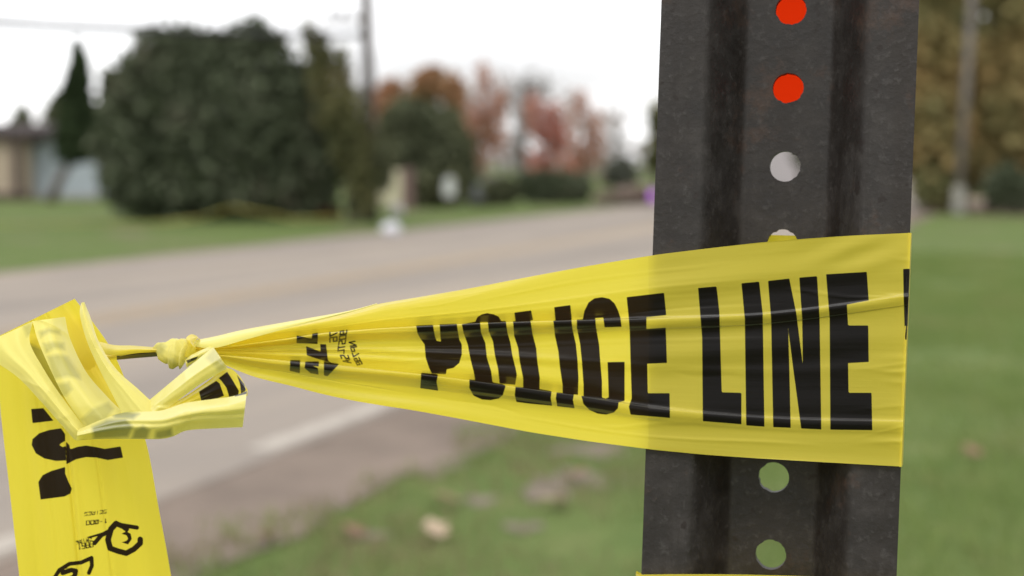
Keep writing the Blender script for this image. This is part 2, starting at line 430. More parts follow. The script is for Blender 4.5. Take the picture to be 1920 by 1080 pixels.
# second evergreen, right of the pole
b3 = G(800, 388); D3 = b3[1]
t3 = plant('evergreen_bush', 'dark green rounded bush right of the utility pole behind the white mailbox', 'bush', b3)
crown('crown', pxblobs([(770, 250, 60, 62), (820, 280, 62, 80), (745, 300, 40, 70), (850, 320, 42, 62), (800, 340, 85, 45)], b3, D3), 9000, .16, M_hedge, t3, 13, .4)
MB().tube([(0, 0, 0), (.1, 0, 1.2), (0, 0, 2.4)], [.14, .1, .04], 7).build('trunk', M_bark, t3, True)

def leafy_tree(name, label, px, yb, blobs, n, size, mat, seed, shell=.15, bark=M_bark, group=None, trunk_r=.16):
    b_ = G(px, yb); D_ = b_[1]
    t_ = plant(name, label, 'tree', b_, group=group)
    bl = pxblobs(blobs, b_, D_)
    crown('crown', bl, n, size, mat, t_, seed, shell)
    top = max(q[0][2] for q in bl); mb = MB(); rr = np.random.default_rng(seed)
    mb.tube([(0, 0, 0), (.05, 0, top * .35), (0, .1, top * .7), (.1, 0, top)], [trunk_r, trunk_r * .8, trunk_r * .5, .03], 7)
    for q in bl: mb.tube([(0, 0, top * .3), (q[0][0] * .6, q[0][1] * .6, (top * .35 + q[0][2]) / 2 * .95), q[0]], [trunk_r * .4, trunk_r * .28, .02], 5)
    mb.build('trunk', bark, t_, True)
    return t_
leafy_tree('maple_tree', 'rust orange and red autumn tree above the dark bush right of the pole', 790, 356,
           [(735, 180, 35, 35), (800, 165, 36, 40), (850, 180, 26, 45), (815, 140, 20, 20), (720, 215, 30, 40), (850, 240, 24, 45), (780, 205, 40, 30)], 3600, .17, M_orange, 14, .1)
bare_tree('thin_autumn_tree', 'tall sparse tree with thin pinkish brown leaves right of the orange crown', 912, 352, 105, 15, M_bark2, M_brownred, 1500, .15, .38, 4, 'tree',
          [(908, 150, 20, 36), (905, 220, 26, 40), (935, 200, 22, 40), (925, 260, 30, 42), (900, 300, 22, 30), (880, 250, 24, 60)])
bare_tree('bare_tree', 'tall grey leafless tree standing behind the red maple', 985, 350, 118, 16, M_bark2, M_grey, 900, .13, .5, 4, 'bare tree',
          [(1000, 165, 46, 36), (985, 220, 30, 50), (975, 280, 22, 40)])
leafy_tree('maple_tree', 'bright red autumn maple with a ragged crown over the far hedge', 1030, 358,
           [(1035, 215, 22, 32), (1020, 250, 24, 30), (1048, 262, 20, 38), (1010, 300, 28, 30), (1030, 325, 24, 20), (1000, 215, 20, 40), (1065, 320, 22, 26)], 1250, .16, M_red, 17, .0, M_bark2)
leafy_tree('sparse_maple', 'thin pale red maple nearest the road end past the red one', 1100, 354,
           [(1092, 195, 18, 28), (1104, 240, 20, 38), (1098, 295, 20, 36), (1075, 230, 16, 40), (1075, 300, 24, 40), (1120, 260, 16, 60)], 800, .14, M_brownred, 18, .1, M_bark2)
bare_tree('bare_tree', 'faint leafless grey tree near the road end beside the steel post', 1160, 348, 165, 19, M_bark2, M_grey, 260, .12, .5, 4, 'bare tree',
          [(1160, 220, 40, 40), (1150, 280, 40, 40)])
for px_, yt_, sd_, lb_ in ((875, 150, 61, 'leafless tree between the orange crown and the thin pinkish tree'), (945, 125, 62, 'leafless tree just right of the thin pinkish brown tree'), (1068, 150, 63, 'leafless tree between the red maple and the pale red maple'), (1130, 190, 64, 'low leafless tree right of the pale red maple')):
    bare_tree('bare_tree', lb_, px_, 349, yt_, sd_, M_bark2, M_farleaf, 420, .13, .5, 4, 'bare tree', [(px_, yt_ + 50, 34, 46), (px_ - 14, yt_ + 110, 30, 50), (px_ + 12, yt_ + 150, 30, 40)])
leafy_tree('distant_tree', 'grey green distant tree just beside the steel post edge', 1232, 345, [(1236, 225, 24, 40), (1225, 290, 18, 45), (1250, 280, 26, 50)], 1300, .2, M_olive, 20, .1)

for i, (lab, x0, x1, yt, yb, n_, mt) in enumerate([
    ('yellow green low hedge right of the white mailbox', 880, 965, 338, 386, 2600, M_hedge),
    ('dark green clipped hedge under the red maple', 975, 1098, 322, 382, 4200, M_yew),
    ('low tan brush clump at the far road end', 1120, 1225, 352, 384, 1300, M_farleaf)]):
    b_ = G((x0 + x1) / 2, yb); t_ = plant('hedge', lab, 'hedge', b_)
    mid = (yt + yb) / 2; hh = (yb - yt) / 2
    crown('foliage', pxblobs([(x0 + (x1 - x0) * f, mid + random.uniform(-4, 8), (x1 - x0) * .2, hh * random.uniform(.8, 1.15)) for f in (.12, .32, .5, .7, .88)], b_, b_[1]), n_, .13, mt, t_, 30 + i, .35)
    MB().tube([(0, 0, 0), (0, 0, .6)], [.06, .03], 5).build('stem', M_bark, t_)
b_ = G(1165, 372); t_ = plant('shrub', 'round grey leafless shrub before the far road end', 'shrub', b_)
crown('foliage', pxblobs([(1165, 325, 32, 34)], b_, b_[1]), 700, .14, leafmat('dull_grey_green_leaf', [(.09, .1, .08), (.15, .15, .12)]), t_, 35, .1)
MB().tube([(0, 0, 0), (.05, 0, .7)], [.05, .02], 5).build('stem', M_bark, t_)

# right-hand wood beyond the lawn
specs = [
    (1745, 398, 'orange topped tree just right of the steel post', [(1740, 90, 60, 80), (1760, -30, 60, 50), (1720, 190, 70, 80), (1760, 260, 60, 80), (1735, 20, 40, 50)], M_wood, 6000),
    (1860, 396, 'broad olive and orange tree behind the pale pole', [(1870, 130, 70, 70), (1855, -30, 60, 55), (1890, 230, 80, 80), (1840, 280, 60, 70), (1900, 40, 40, 50)], M_wood, 6500),
    (1800, 388, 'green tree filling the gap behind the pale pole', [(1800, 200, 80, 90), (1780, 300, 80, 70), (1830, 90, 46, 60), (1790, 20, 30, 50)], M_woodg, 6500),
    (1960, 392, 'dark green tree cut by the picture edge right of the pale pole', [(1960, 150, 80, 110), (1950, 290, 80, 70), (1950, 20, 60, 70)], M_woodg, 6000),
    (2060, 396, 'rust coloured tree standing beyond the picture edge', [(2060, 120, 90, 110), (2050, 270, 90, 80)], M_wood, 4000),
    (1640, 388, 'tall autumn tree mostly hidden behind the steel post', [(1640, 120, 70, 110), (1640, 270, 80, 80)], M_wood, 4500)]
for i, (px, yb, lab, bls, mt, n_) in enumerate(specs):
    leafy_tree('woodland_tree', lab, px, yb, bls, n_, .16, mt, 40 + i, .2, group='trees of the right hand wood', trunk_r=.2)
for i, (px, yb, lab) in enumerate([(1885, 402, 'dark low bush at the wood edge right of the pale pole'), (1750, 398, 'brown low bush at the wood edge left of the pale pole')]):
    b_ = G(px, yb); t_ = plant('shrub', lab, 'shrub', b_)
    crown('foliage', pxblobs([(px, yb - 50, 40, 40), (px + 30, yb - 40, 34, 36)], b_, b_[1]), 1600, .14, (M_yew, M_woodg)[i], t_, 50 + i, .3)
    MB().tube([(0, 0, 0), (.05, 0, .7)], [.05, .02], 5).build('stem', M_bark, t_)
leafy_tree('small_tree', 'small green tree glimpsed through the third hole of the steel post', 1500, 358, [(1502, 290, 20, 18), (1508, 305, 22, 16)], 500, .12, M_hedge, 70, .1)
# leaf litter strip in front of the wood
M_litter = simple('brown_leaf_litter', (.17, .125, .085), .95, .35, 5)
c4 = [G(1500, 392), G(2150, 414), G(2150, 372), G(1500, 368)]
me = bpy.data.meshes.new('leaf_litter_ground'); me.from_pydata([(p[0], p[1], -.006) for p in c4], [], [(0, 1, 2, 3)])
tag(link('leaf_litter_ground', me, M_litter), kind='structure')

# far wood beyond everything
bl = []
r_ = np.random.default_rng(77)
for x in np.linspace(-140, 160, 70):
    h = r_.uniform(1.6, 3.2); bl.append(((x * .55, 100 + r_.uniform(-5, 5), h * .55), (2.6, 2, h * .65)))
M_far = leafmat('pale_grey_brush', [(.24, .22, .2), (.36, .33, .31)], .2, .2)
tag(crown('far_woods', bl, 6000, .3, M_far, None, 78, .2), 'faint grey far wood along the horizon', 'woods', kind='stuff')

# ------------------------------------------------------------------ buildings
M_tan = simple('tan_stucco', (.40, .33, .25), .9, .08, 3)
M_brownwood = simple('dark_brown_wood', (.085, .062, .052), .8, .2, 5)
M_shingle = simple('brown_roof_shingle', (.05, .038, .036), .9, .25, 9)
M_blue = simple('pale_blue_siding', (.36, .405, .44), .7, .05, 3)
M_roofg = simple('grey_green_roof', (.12, .125, .115), .9, .2, 9)
bh = G(52, 375); Dh = bh[1]; kh = Dh / F
house = tag(empty('house', tuple(bh)), 'low tan house with a brown roof edge at the far left of the lawn', 'house')
hw = 240 * kh; hh = 128 * kh
MB().box((-hw / 2 - 1 * kh, 3, hh * .46), (hw, 6, hh * .92)).build('wall', M_tan, house)
MB().box((-hw / 2, -.02, .12), (hw + .05, .12, .24)).build('plinth', M_brownwood, house)
rf = MB(); y0, y1 = -.3, 6.3; zt = hh * .88
rf.prism([(-hw - .5, y0, zt), (-hw - .5, y0, zt + .26), (-hw - .5, 3, zt + .6), (-hw - .5, y1, zt + .26), (-hw - .5, y1, zt)], (hw + .5 + 28 * kh, 0, 0))
rf.build('roof', M_shingle, house)
for px in (35, -40, -110):
    MB().box(((px - 52) * kh, -.14, hh * .445), (.2, .2, hh * .89)).build('porch_post', M_brownwood, house)
wf = MB(); wx = (-75 - 52) * kh
for (cx, cz, sx, sz) in ((0, .62, 1.3, .07), (0, -.62, 1.3, .07), (-.62, 0, .07, 1.17), (.62, 0, .07, 1.17)): wf.box((wx + cx, -.03, 1.35 + cz), (sx, .1, sz))
wn = wf.build('window', simple('white_frame_paint', (.7, .7, .68), .5, .03), house)
MB().box((wx, .0, 1.35), (1.17, .03, 1.17)).build('pane', simple('dark_glass', (.04, .045, .05), .1, .05, 2, .5), wn)

bg_ = G(120, 374); Dg = bg_[1]; kg = Dg / F
gar = tag(empty('garage', tuple(bg_)), 'pale blue gable ended garage behind the cypress between house and bush', 'garage')
gx0, gx1 = (49 - 120) * kg, (260 - 120) * kg; wl = 94 * kg; pk = 126 * kg; gm_ = (gx0 + gx1) / 2
MB().prism([(gx0, 0, 0), (gx1, 0, 0), (gx1, 0, wl), (gm_, 0, pk), (gx0, 0, wl)], (0, 6, 0)).build('wall', M_blue, gar)
rf = MB(); s_ = .14
for sx, ex in ((gx0 - .3, gm_), (gx1 + .3, gm_)):
    z0 = wl - .3 * (pk - wl) / (gm_ - gx0)
    rf.prism([(sx, -.3, z0 + .01), (ex, -.3, pk + .01), (ex, -.3, pk + s_), (sx, -.3, z0 + s_)], (0, 6.6, 0))
rf.build('roof', M_roofg, gar)
MB().box((0.2, -.03, .08), (gx1 - gx0 - .2, .06, .16)).build('plinth', simple('concrete', (.3, .29, .27)), gar)

bw = G(1470, 353); kw = bw[1] / F
wh = tag(empty('house', tuple(bw)), 'far white house glimpsed through the third hole of the steel post', 'house')
MB().box((0, 3, 1.5), (6, 6, 3.0)).build('wall', simple('off_white_siding', (.38, .35, .36), .7, .04, 2), wh)
MB().prism([(-3.3, -.4, 2.9), (3.3, -.4, 2.9), (3.3, 3, 4.6), (-3.3, 3, 4.6)], (0, .02, .12)).prism([(-3.3, 6.4, 2.9), (3.3, 6.4, 2.9), (3.3, 3.03, 4.6), (-3.3, 3.03, 4.6)], (0, .02, .12)).build('roof', M_roofg, wh)
dr = MB().box((1.6, -.02, 1.05), (.95, .06, 2.1)).build('door', M_brownwood, wh)
MB().box((1.95, -.07, 1.05), (.05, .05, .12)).build('handle', simple('brass', (.4, .3, .12), .4), dr)
wn2 = MB().box((-1.5, -.02, 1.6), (1.3, .06, 1.1)).build('window', simple('white_window_frame', (.7, .7, .7), .5, .02), wh)
MB().box((-1.5, -.04, 1.6), (1.15, .06, .95)).build('pane', simple('grey_glass', (.12, .13, .14), .1, .05, 2, .5), wn2)

# ------------------------------------------------------------------ poles and wires
M_pole = simple('weathered_pole_wood', (.10, .085, .075), .9, .25, 4)
M_metal = simple('dull_grey_metal', (.25, .25, .26), .5, .1, 6)
M_wire = simple('black_wire', (.02, .02, .022), .6)
bp = G(698, 416); Dp = bp[1]; kp = Dp / F
pole = tag(empty('utility_pole', tuple(bp)), 'wooden utility pole with a crossarm standing beside the huge bush', 'utility pole')
lean = (690 - 698) * kp / (416 * kp)
PH = 8.2
MB().tube([(0, 0, 0), (lean * 4, 0, 4), (lean * PH, 0, PH)], [.135, .12, .1], 12).build('shaft', M_pole, pole, True)
za = (at(690, 38, Dp) - bp)[2]
arm = MB().box((lean * za - .38, -.16, za), (.85, .1, .1)).build('crossarm', M_pole, pole)
for dx in (-.72, -.45):
    MB().tube([(lean * za + dx, -.16, za + .05), (lean * za + dx, -.16, za + .12), (lean * za + dx, -.16, za + .2)], [.02, .05, .03], 8).build('insulator', M_metal, arm, True)
zt_ = PH - .4
arm2 = MB().box((lean * zt_, -.16, zt_), (2.2, .1, .12)).build('crossarm', M_pole, pole)
for dx in (-1, -.5, .5, 1):
    MB().tube([(lean * zt_ + dx, -.16, zt_ + .06), (lean * zt_ + dx, -.16, zt_ + .14), (lean * zt_ + dx, -.16, zt_ + .24)], [.02, .05, .03], 8).build('insulator', M_metal, arm2, True)
bq = G(1330, 352)
pole2 = tag(empty('utility_pole', tuple(bq)), 'far utility pole hidden behind the perforated steel post', 'utility pole')
MB().tube([(0, 0, 0), (0, 0, 8)], [.13, .1], 10).build('shaft', M_pole, pole2, True)
arm3 = MB().box((0, -.16, 7.6), (2.2, .1, .12)).build('crossarm', M_pole, pole2)
for dx in (-1, -.5, .5, 1): MB().tube([(dx, -.16, 7.66), (dx, -.16, 7.84)], [.04, .04], 7).build('insulator', M_metal, arm3, True)
def wire(a, b, sag, r, lab, group=None):
    pts = []
    for i in range(25):
        f = i / 24; p = np.array(a) * (1 - f) + np.array(b) * f; p[2] -= sag * 4 * f * (1 - f); pts.append(p)
    tag(MB().tube(pts, r, 6).build('power_line', M_wire, None, True), lab, 'wire', group)
ztop = bp + np.array([lean * zt_, -.16, zt_ + .26])
for dx in (-1, -.5, .5, 1):
    wire(ztop + [dx, 0, 0], bq + np.array([dx, -.16, 7.86]), .5, .012, 'thin black overhead wire running from the near utility pole to the far one', 'overhead wires along the road')
wire(at(682, 66, Dp), at(-500, 8, 19), .1, .068, 'thick dark cable crossing the sky over the house to the utility pole')

bp2 = G(1797, 402); Dp2 = bp2[1]; kp2 = Dp2 / F
pole3 = tag(empty('pole', tuple(bp2)), 'slim pale grey pole with a lighter base on the right lawn', 'pole')
M_palepole = simple('pale_weathered_wood', (.185, .165, .145), .85, .2, 3)
ln3 = (1811 - 1797) / 402
MB().tube([(0, 0, .5), (ln3 * 4, 0, 4), (ln3 * 8, 0, 8)], [.105, .095, .085], 10).build('shaft', M_palepole, pole3, True)
MB().tube([(0, 0, 0), (0, 0, .05), (.0, 0, .62), (.0, 0, .65)], [.16, .155, .14, .11], 14).build('base_sleeve', simple('pale_concrete', (.235, .23, .2), .9, .12, 6), pole3, True)

# ------------------------------------------------------------------ roadside things on the far verge
M_cream = simple('cream_board', (.46, .43, .3), .7, .08, 4)
M_redbrown = simple('red_brown_timber', (.15, .1, .09), .8, .15, 5)
M_whitep = simple('white_enamel', (.75, .76, .78), .4, .03, 3)
bb_ = G(745, 392); kb = bb_[1] / F
sb = tag(empty('notice_board', tuple(bb_)), 'small cream board fixed to a red brown timber post', 'board')
MB().box(((733 - 745) * kb, -.03, (392 - 352) * kb), (46 * kb, .05, 66 * kb)).build('panel', M_cream, sb, bevel=.006)
MB().box(((765 - 745) * kb, 0, 38 * kb), (22 * kb, .14, 76 * kb)).build('post', M_redbrown, sb, bevel=.008)
MB().box(((716 - 745) * kb, .03, 36 * kb), (.07, .07, 72 * kb)).build('post', M_redbrown, sb, bevel=.008)

def mailbox(px, yb, wpx, hpx, ypx, lab, mat):
    b_ = G(px, yb); k = b_[1] / F; o = tag(empty('mailbox', tuple(b_)), lab, 'mailbox', 'mailboxes on the far verge')
    w_ = wpx * k; h_ = hpx * k; z0 = (yb - ypx) * k - h_ / 2
    poly = [(-w_ / 2, -.3, z0), (w_ / 2, -.3, z0)] + [(w_ / 2 * math.cos(a_), -.3, z0 + h_ - w_ / 2 + w_ / 2 * math.sin(a_)) for a_ in np.linspace(0, math.pi, 11)]
    MB().prism(poly, (0, .6, 0)).build('box', mat, o, bevel=.004)
    poly2 = [(p[0] * .93, -.315, z0 + h_ * .03 + (p[2] - z0) * .94) for p in poly]
    dr = MB().prism(poly2, (0, .012, 0)).build('door', mat, o)
    MB().box((0, -.325, z0 + h_ * .75), (.04, .018, .05)).build('handle', M_metal, dr)
    MB().box((w_ / 2 + .012, .1, z0 + h_ * .6), (.012, .05, .2)).build('flag', simple('red_flag_paint', (.4, .04, .03)), o)
    MB().box((0, 0, z0 / 2), (.1, .1, z0)).build('post', M_redbrown, o)
mailbox(843, 390, 21, 38, 350, 'bright white round topped mailbox before the dark bush', simple('white_mailbox_enamel', (.52, .54, .52), .4, .04))
mailbox(895, 388, 24, 30, 360, 'dull grey round topped mailbox before the yellow green hedge', simple('grey_enamel', (.17, .18, .2), .5, .05))

def lump(name, lab, cat, px, py, rx, ry, mat, seed):
    b_ = G(px, py); k = b_[1] / F; import bmesh
    bm = bmesh.new(); bmesh.ops.create_icosphere(bm, subdivisions=4, radius=1)
    r = np.random.default_rng(seed); ph = r.uniform(0, 6, 12)
    for v_ in bm.verts:
        x, y, z = v_.co
        f = 1 + .13 * math.sin(3 * x + ph[0]) * math.sin(3.3 * y + ph[1]) + .08 * math.sin(7 * x + 5 * z + ph[2]) + .05 * math.sin(11 * y - 9 * z + ph[3]) + .03 * math.sin(19 * x + 13 * y + ph[4])
        v_.co = (x * f * rx * k, y * f * rx * k * .8, max(z * f, -.6) * ry * k + ry * k * .6)
    me = bpy.data.meshes.new(name); bm.to_mesh(me); bm.free()
    o = link(name, me, mat, None, True); o.location = tuple(b_); return tag(o, lab, cat)
lump('plastic_bag', 'crumpled white plastic bag on the verge at the road edge', 'bag', 733, 438, 18, 13, simple('white_plastic', (.6, .6, .64), .5, .05), 1)
lump('pale_stone', 'rounded pale grey stone in front of the cream board', 'stone', 744, 404, 14, 13, simple('pale_stone', (.4, .38, .38), .9, .15), 2)
bb2 = G(1224, 398); kb2 = bb2[1] / F
bal = tag(empty('added_ball', tuple(bb2)), 'small purple balloon on a stake, made up for a purple light spot beside the steel post', 'added_ball')  # made-up object and stake in place of a purple blur of light
import bmesh
bm = bmesh.new(); bmesh.ops.create_uvsphere(bm, u_segments=20, v_segments=14, radius=1)
for v_ in bm.verts: v_.co = (v_.co.x * 8 * kb2, v_.co.y * 8 * kb2, v_.co.z * 12 * kb2 * (1 if v_.co.z > 0 else 1.15) + 30 * kb2)
me = bpy.data.meshes.new('added_bulb'); bm.to_mesh(me); bm.free(); link('added_bulb', me, simple('purple_spot', (.48, .16, .75), .3, .03, 3, .5), bal, True)
MB().tube([(0, 0, 0), (0, 0, 14 * kb2)], .008, 6).build('added_stake', M_pole, bal)

# caution ribbon sagging across the far lawn
M_yribbon = simple('yellow_ribbon', (.36, .32, .08), .6, .08)
def lawn_tape(pts, lab, wd=.034):
    V = []; n = 40; px = np.array([p[0] for p in pts]); py = np.array([p[1] for p in pts]); gz = np.array([p[2] for p in pts])
    for i in range(n):
        f = i / (n - 1) * (len(pts) - 1); x = np.interp(f, range(len(pts)), px); y = np.interp(f, range(len(pts)), py); D = np.interp(f, range(len(pts)), gz)
        p = at(x, y, D); tw = .35 * math.sin(i * .7)
        V += [(p[0], p[1] - math.sin(tw) * wd / 2, max(.01, p[2] - wd / 2)), (p[0], p[1] + math.sin(tw) * wd / 2, max(.03, p[2] + wd / 2))]
    me = bpy.data.meshes.new('caution_ribbon'); me.from_pydata(V, [], [(2 * i, 2 * i + 1, 2 * i + 3, 2 * i + 2) for i in range(n - 1)])
    o = link('caution_ribbon', me, M_yribbon, None, True); sm = o.modifiers.new('thick', 'SOLIDIFY'); sm.thickness = .004
    tag(o, lab, 'tape')
lawn_tape([(-120, 432, 26), (60, 426, 26.5), (150, 421, 27), (215, 422, 27.2), (300, 418, 27), (370, 410, 27), (435, 388, 27.6)], 'yellow ribbon strung low over the far lawn in front of the huge bush')
lawn_tape([(435, 388, 27.6), (520, 404, 27), (545, 412, 27), (600, 409, 27), (690, 404, 28)], 'short yellow ribbon sagging from the huge bush to the utility pole')
b_ = G(612, 412); t_ = plant('red_shrub', 'low reddish leaf clump at the right foot of the huge bush', 'shrub', b_)
crown('foliage', pxblobs([(612, 402, 26, 12)], b_, b_[1]), 500, .07, leafmat('dull_red_leaf', [(.14, .06, .04), (.22, .09, .06)]), t_, 60, .1)
MB().tube([(0, 0, 0), (0, 0, .15)], [.02, .01], 5).build('stem', M_bark, t_)

# fallen leaves on the near verge
M_fl = simple('dry_tan_leaf', (.42, .32, .23), .8, .2, 30)
M_fl2 = simple('dry_brown_leaf', (.21, .125, .08), .8, .2, 30)
def fallen(px, py, s, mat, lab, rz):
    b_ = G(px, py, .01); prof = [(0, -1), (.35, -.75), (.75, -.5), (.6, -.1), (1, .25), (.55, .4), (.3, .8), (0, 1.1), (-.3, .8), (-.6, .4), (-.95, .2), (-.6, -.1), (-.75, -.5), (-.3, -.75)]
    V = [(0, 0, .02)] + [(x * s, y * s, .01 + .3 * s * (x * x + .3 * y * y)) for x, y in prof]; n = len(prof)
    me = bpy.data.meshes.new('fallen_leaf'); me.from_pydata(V, [], [(0, 1 + i, 1 + (i + 1) % n) for i in range(n)])
    o = link('fallen_leaf', me, mat); o.location = (b_[0], b_[1], .012); o.rotation_euler = (.3, .1, rz)
    sm = o.modifiers.new('thick', 'SOLIDIFY'); sm.thickness = .002
    tag(o, lab, 'leaf', 'fallen leaves on the near verge')
fallen(815, 998, .055, M_fl, 'large pale tan fallen leaf in the grass left of the steel post', .5)
fallen(835, 940, .05, M_fl2, 'brown fallen leaf lying just beyond the pale tan one', 1.5)
fallen(1040, 945, .06, M_fl, 'tan fallen leaf on the dirt patch left of the steel post', 2.4)
fallen(1080, 895, .06, M_fl2, 'dark brown curled leaf on the far side of the dirt patch', 4)
fallen(500, 1012, .04, M_fl2, 'small brown leaf near the hanging tape end', 3)
fallen(660, 1000, .045, M_fl2, 'brown fallen leaf between the hanging tape and the pale tan leaf', .9)
fallen(1820, 850, .05, M_fl2, 'brown fallen leaf on the lawn right of the steel post', .2)

# ------------------------------------------------------------------ the perforated steel post
H = .0395; PHI = math.radians(14.2); REC = .021
def post_row(y, xl, xr):
    tL, tR = (xl - 960) / F, (xr - 960) / F; hc, hs = H * math.cos(PHI), H * math.sin(PHI)
    d = (2 * hc + (tR + tL) * hs) / (tR - tL); cx = tR * (d - hs) - hc
    return O + cx * RT - (y - 540) / F * d * UP + d * FW
C0 = post_row(0, 1240, 1724); C1 = post_row(1080, 1203, 1680.5)
AX = (C0 - C1) / np.linalg.norm(C0 - C1)                       # up along the post
TN = math.cos(PHI) * RT - math.sin(PHI) * FW; TN = TN - AX * np.dot(TN, AX); TN /= np.linalg.norm(TN)   # across, to the right
BK = np.cross(AX, TN); BK *= np.sign(np.dot(BK, FW))           # away from the camera
def PP(tt, bk, a): return C1 + TN * tt + BK * bk + AX * a      # post coordinates (metres)
LEN1 = np.linalg.norm(C0 - C1)
A_BOT = -(C1[2]) / AX[2]; A_TOP = LEN1 + .55
def a_of_y(y, bkd=None):                                                  # axial coordinate of a picture row on the web
    lo, hi = -.3, .6
    for _ in range(50):
        m = (lo + hi) / 2; q = PP(0, REC if bkd is None else bkd, m) - O; yy = 540 - F * np.dot(q, UP) / np.dot(q, FW)
        if yy > y: lo = m
        else: hi = m
    return lo
PITCHA = (a_of_y(165) - a_of_y(1040)) / 6
A_H0 = a_of_y(165)
TH = .0034; HR = .0050
wx = .0128; fx = .0256
S_ = np.linspace(0, 1, 17)
prof_f = [(-H, 0)] + [(-fx + (fx - wx) * q, REC * (q * q * (3 - 2 * q))) for q in S_] + [(-wx + .0012, REC)]
NP_ = len(prof_f)
nrm_b = []
for i in range(NP_):
    p0_, p1_ = prof_f[max(i - 1, 0)], prof_f[min(i + 1, NP_ - 1)]; dx_, dy_ = p1_[0] - p0_[0], p1_[1] - p0_[1]; L_n = math.hypot(dx_, dy_); nrm_b.append((-dy_ / L_n * TH, dx_ / L_n * TH))
nrm_b[0] = (0, TH); nrm_b[-1] = (0, TH)
ks = range(int((A_BOT - A_H0) / PITCHA) - 1, int((A_TOP - A_H0) / PITCHA) + 1)
pv, pf = [], []
def addv(tt, bk, a): pv.append(tuple(PP(tt, bk, a))); return len(pv) - 1
NS = 32
rh = np.random.default_rng(3)
for k in ks:
    a0 = A_H0 + (k - .5) * PITCHA; a1 = a0 + PITCHA; am = (a0 + a1) / 2
    # side profile strips, front and back
    for sgn in (-1, 1):
        pr = [(sgn * abs(x), y) for x, y in prof_f]
        fr = [[addv(x, y, a) for x, y in pr] for a in (a0, a1)]
        pb = []
        for i, (x, y) in enumerate(pr):
            ox_, oy_ = nrm_b[i]; pb.append((x + (ox_ if sgn < 0 else -ox_), y + oy_))
        bk = [[addv(x, y, a) for x, y in pb] for a in (a0, a1)]
        for i in range(NP_ - 1):
            pf.append((fr[0][i], fr[0][i + 1], fr[1][i + 1], fr[1][i])); pf.append((bk[0][i], bk[1][i], bk[1][i + 1], bk[0][i + 1]))
        pf.append((fr[0][0], fr[1][0], bk[1][0], bk[0][0]))
    # web with its hole
    rings = []
    nick = rh.uniform(0, .00045, NS) * (rh.random(NS) < .3)
    xw = wx - .0012
    for side in (0, 1):
        bkz = REC + (TH if side else 0)
        circ, rect = [], []
        for j in range(NS):
            th_ = 2 * math.pi * (j + .5) / NS; c_, s_2 = math.cos(th_), math.sin(th_)
            rj = HR - nick[j] * (1 if side else .7)
            circ.append(addv(rj * c_, bkz, am + rj * s_2))
            m = 1 / max(abs(c_) / xw, abs(s_2) / (PITCHA / 2)); rect.append(addv(m * c_, bkz, am + m * s_2))
        cor = {}
        for cx_, cy_ in ((1, 1), (-1, 1), (-1, -1), (1, -1)): cor[(cx_, cy_)] = addv(cx_ * xw, bkz, am + cy_ * PITCHA / 2)
        for j in range(NS):
            j2 = (j + 1) % NS
            t0_, t1_ = 2 * math.pi * (j + .5) / NS, 2 * math.pi * (j + 1.5) / NS
            corner = None
            for (cx_, cy_), vi in cor.items():
                ca = math.atan2(cy_ * PITCHA / 2, cx_ * xw) % (2 * math.pi)
                if t0_ < ca < t1_ or t0_ < ca + 2 * math.pi < t1_: corner = vi
            f_ = [circ[j], rect[j]] + ([corner] if corner is not None else []) + [rect[j2], circ[j2]]
            pf.append(tuple(f_) if not side else tuple(f_[::-1]))
        rings.append(circ)
    for j in range(NS):
        j2 = (j + 1) % NS; pf.append((rings[0][j], rings[0][j2], rings[1][j2], rings[1][j]))
me = bpy.data.meshes.new('channel'); me.from_pydata(pv, [], pf); me.validate()
bm = bmesh.new(); bm.from_mesh(me); bmesh.ops.remove_doubles(bm, verts=bm.verts, dist=.00005); bmesh.ops.recalc_face_normals(bm, faces=bm.faces); bm.to_mesh(me); bm.free()
t = NT('weathered_dark_steel'); ob = t.obj()
n1 = t.noise(ob, 90, 6, .65); n2 = t.noise(ob, 420, 3, .6); n3 = t.noise(ob, 60, 5, .6, stretch=(1, 1, .09)); n4 = t.noise(ob, 230, 2, .5)
c = t.ramp(n1, [(.3, (.0135, .0108, .0092)), (.5, (.021, .0174, .0154)), (.72, (.041, .0355, .0325))])
c = t.mix(t.maprange(n3, .48, .72, 0, .6), c, (.0155, .0102, .0068))
c = t.mix(t.maprange(n2, .56, .75, 0, .5), c, (.066, .060, .057))
c = t.mix(t.maprange(n4, .665, .73, 0, .85), c, (.013, .008, .006))
c = t.mix(t.maprange(t.noise(ob, 42, 6, .75), .56, .72, 0, .55), c, (.07, .036, .021))
n6 = t.noise(ob, 26, 6, .75, stretch=(2.2, 2.2, .10)); c = t.mix(t.maprange(n6, .56, .68, 0, .6), c, (.012, .008, .006))
t.principled(c, t.maprange(n1, .3, .7, .45, .7), t.bump(n2, .35, .0006), .35)
M_steel = t.m
post = tag(empty('sign_post', tuple(PP(0, 0, A_BOT))), 'dark weathered U channel steel sign post with punched holes, wrapped in yellow tape', 'post')
ch = link('channel', me, M_steel, post); me.transform(Matrix.Translation(-Vector(PP(0, 0, A_BOT))))
me.set_sharp_from_angle(angle=math.radians(40))
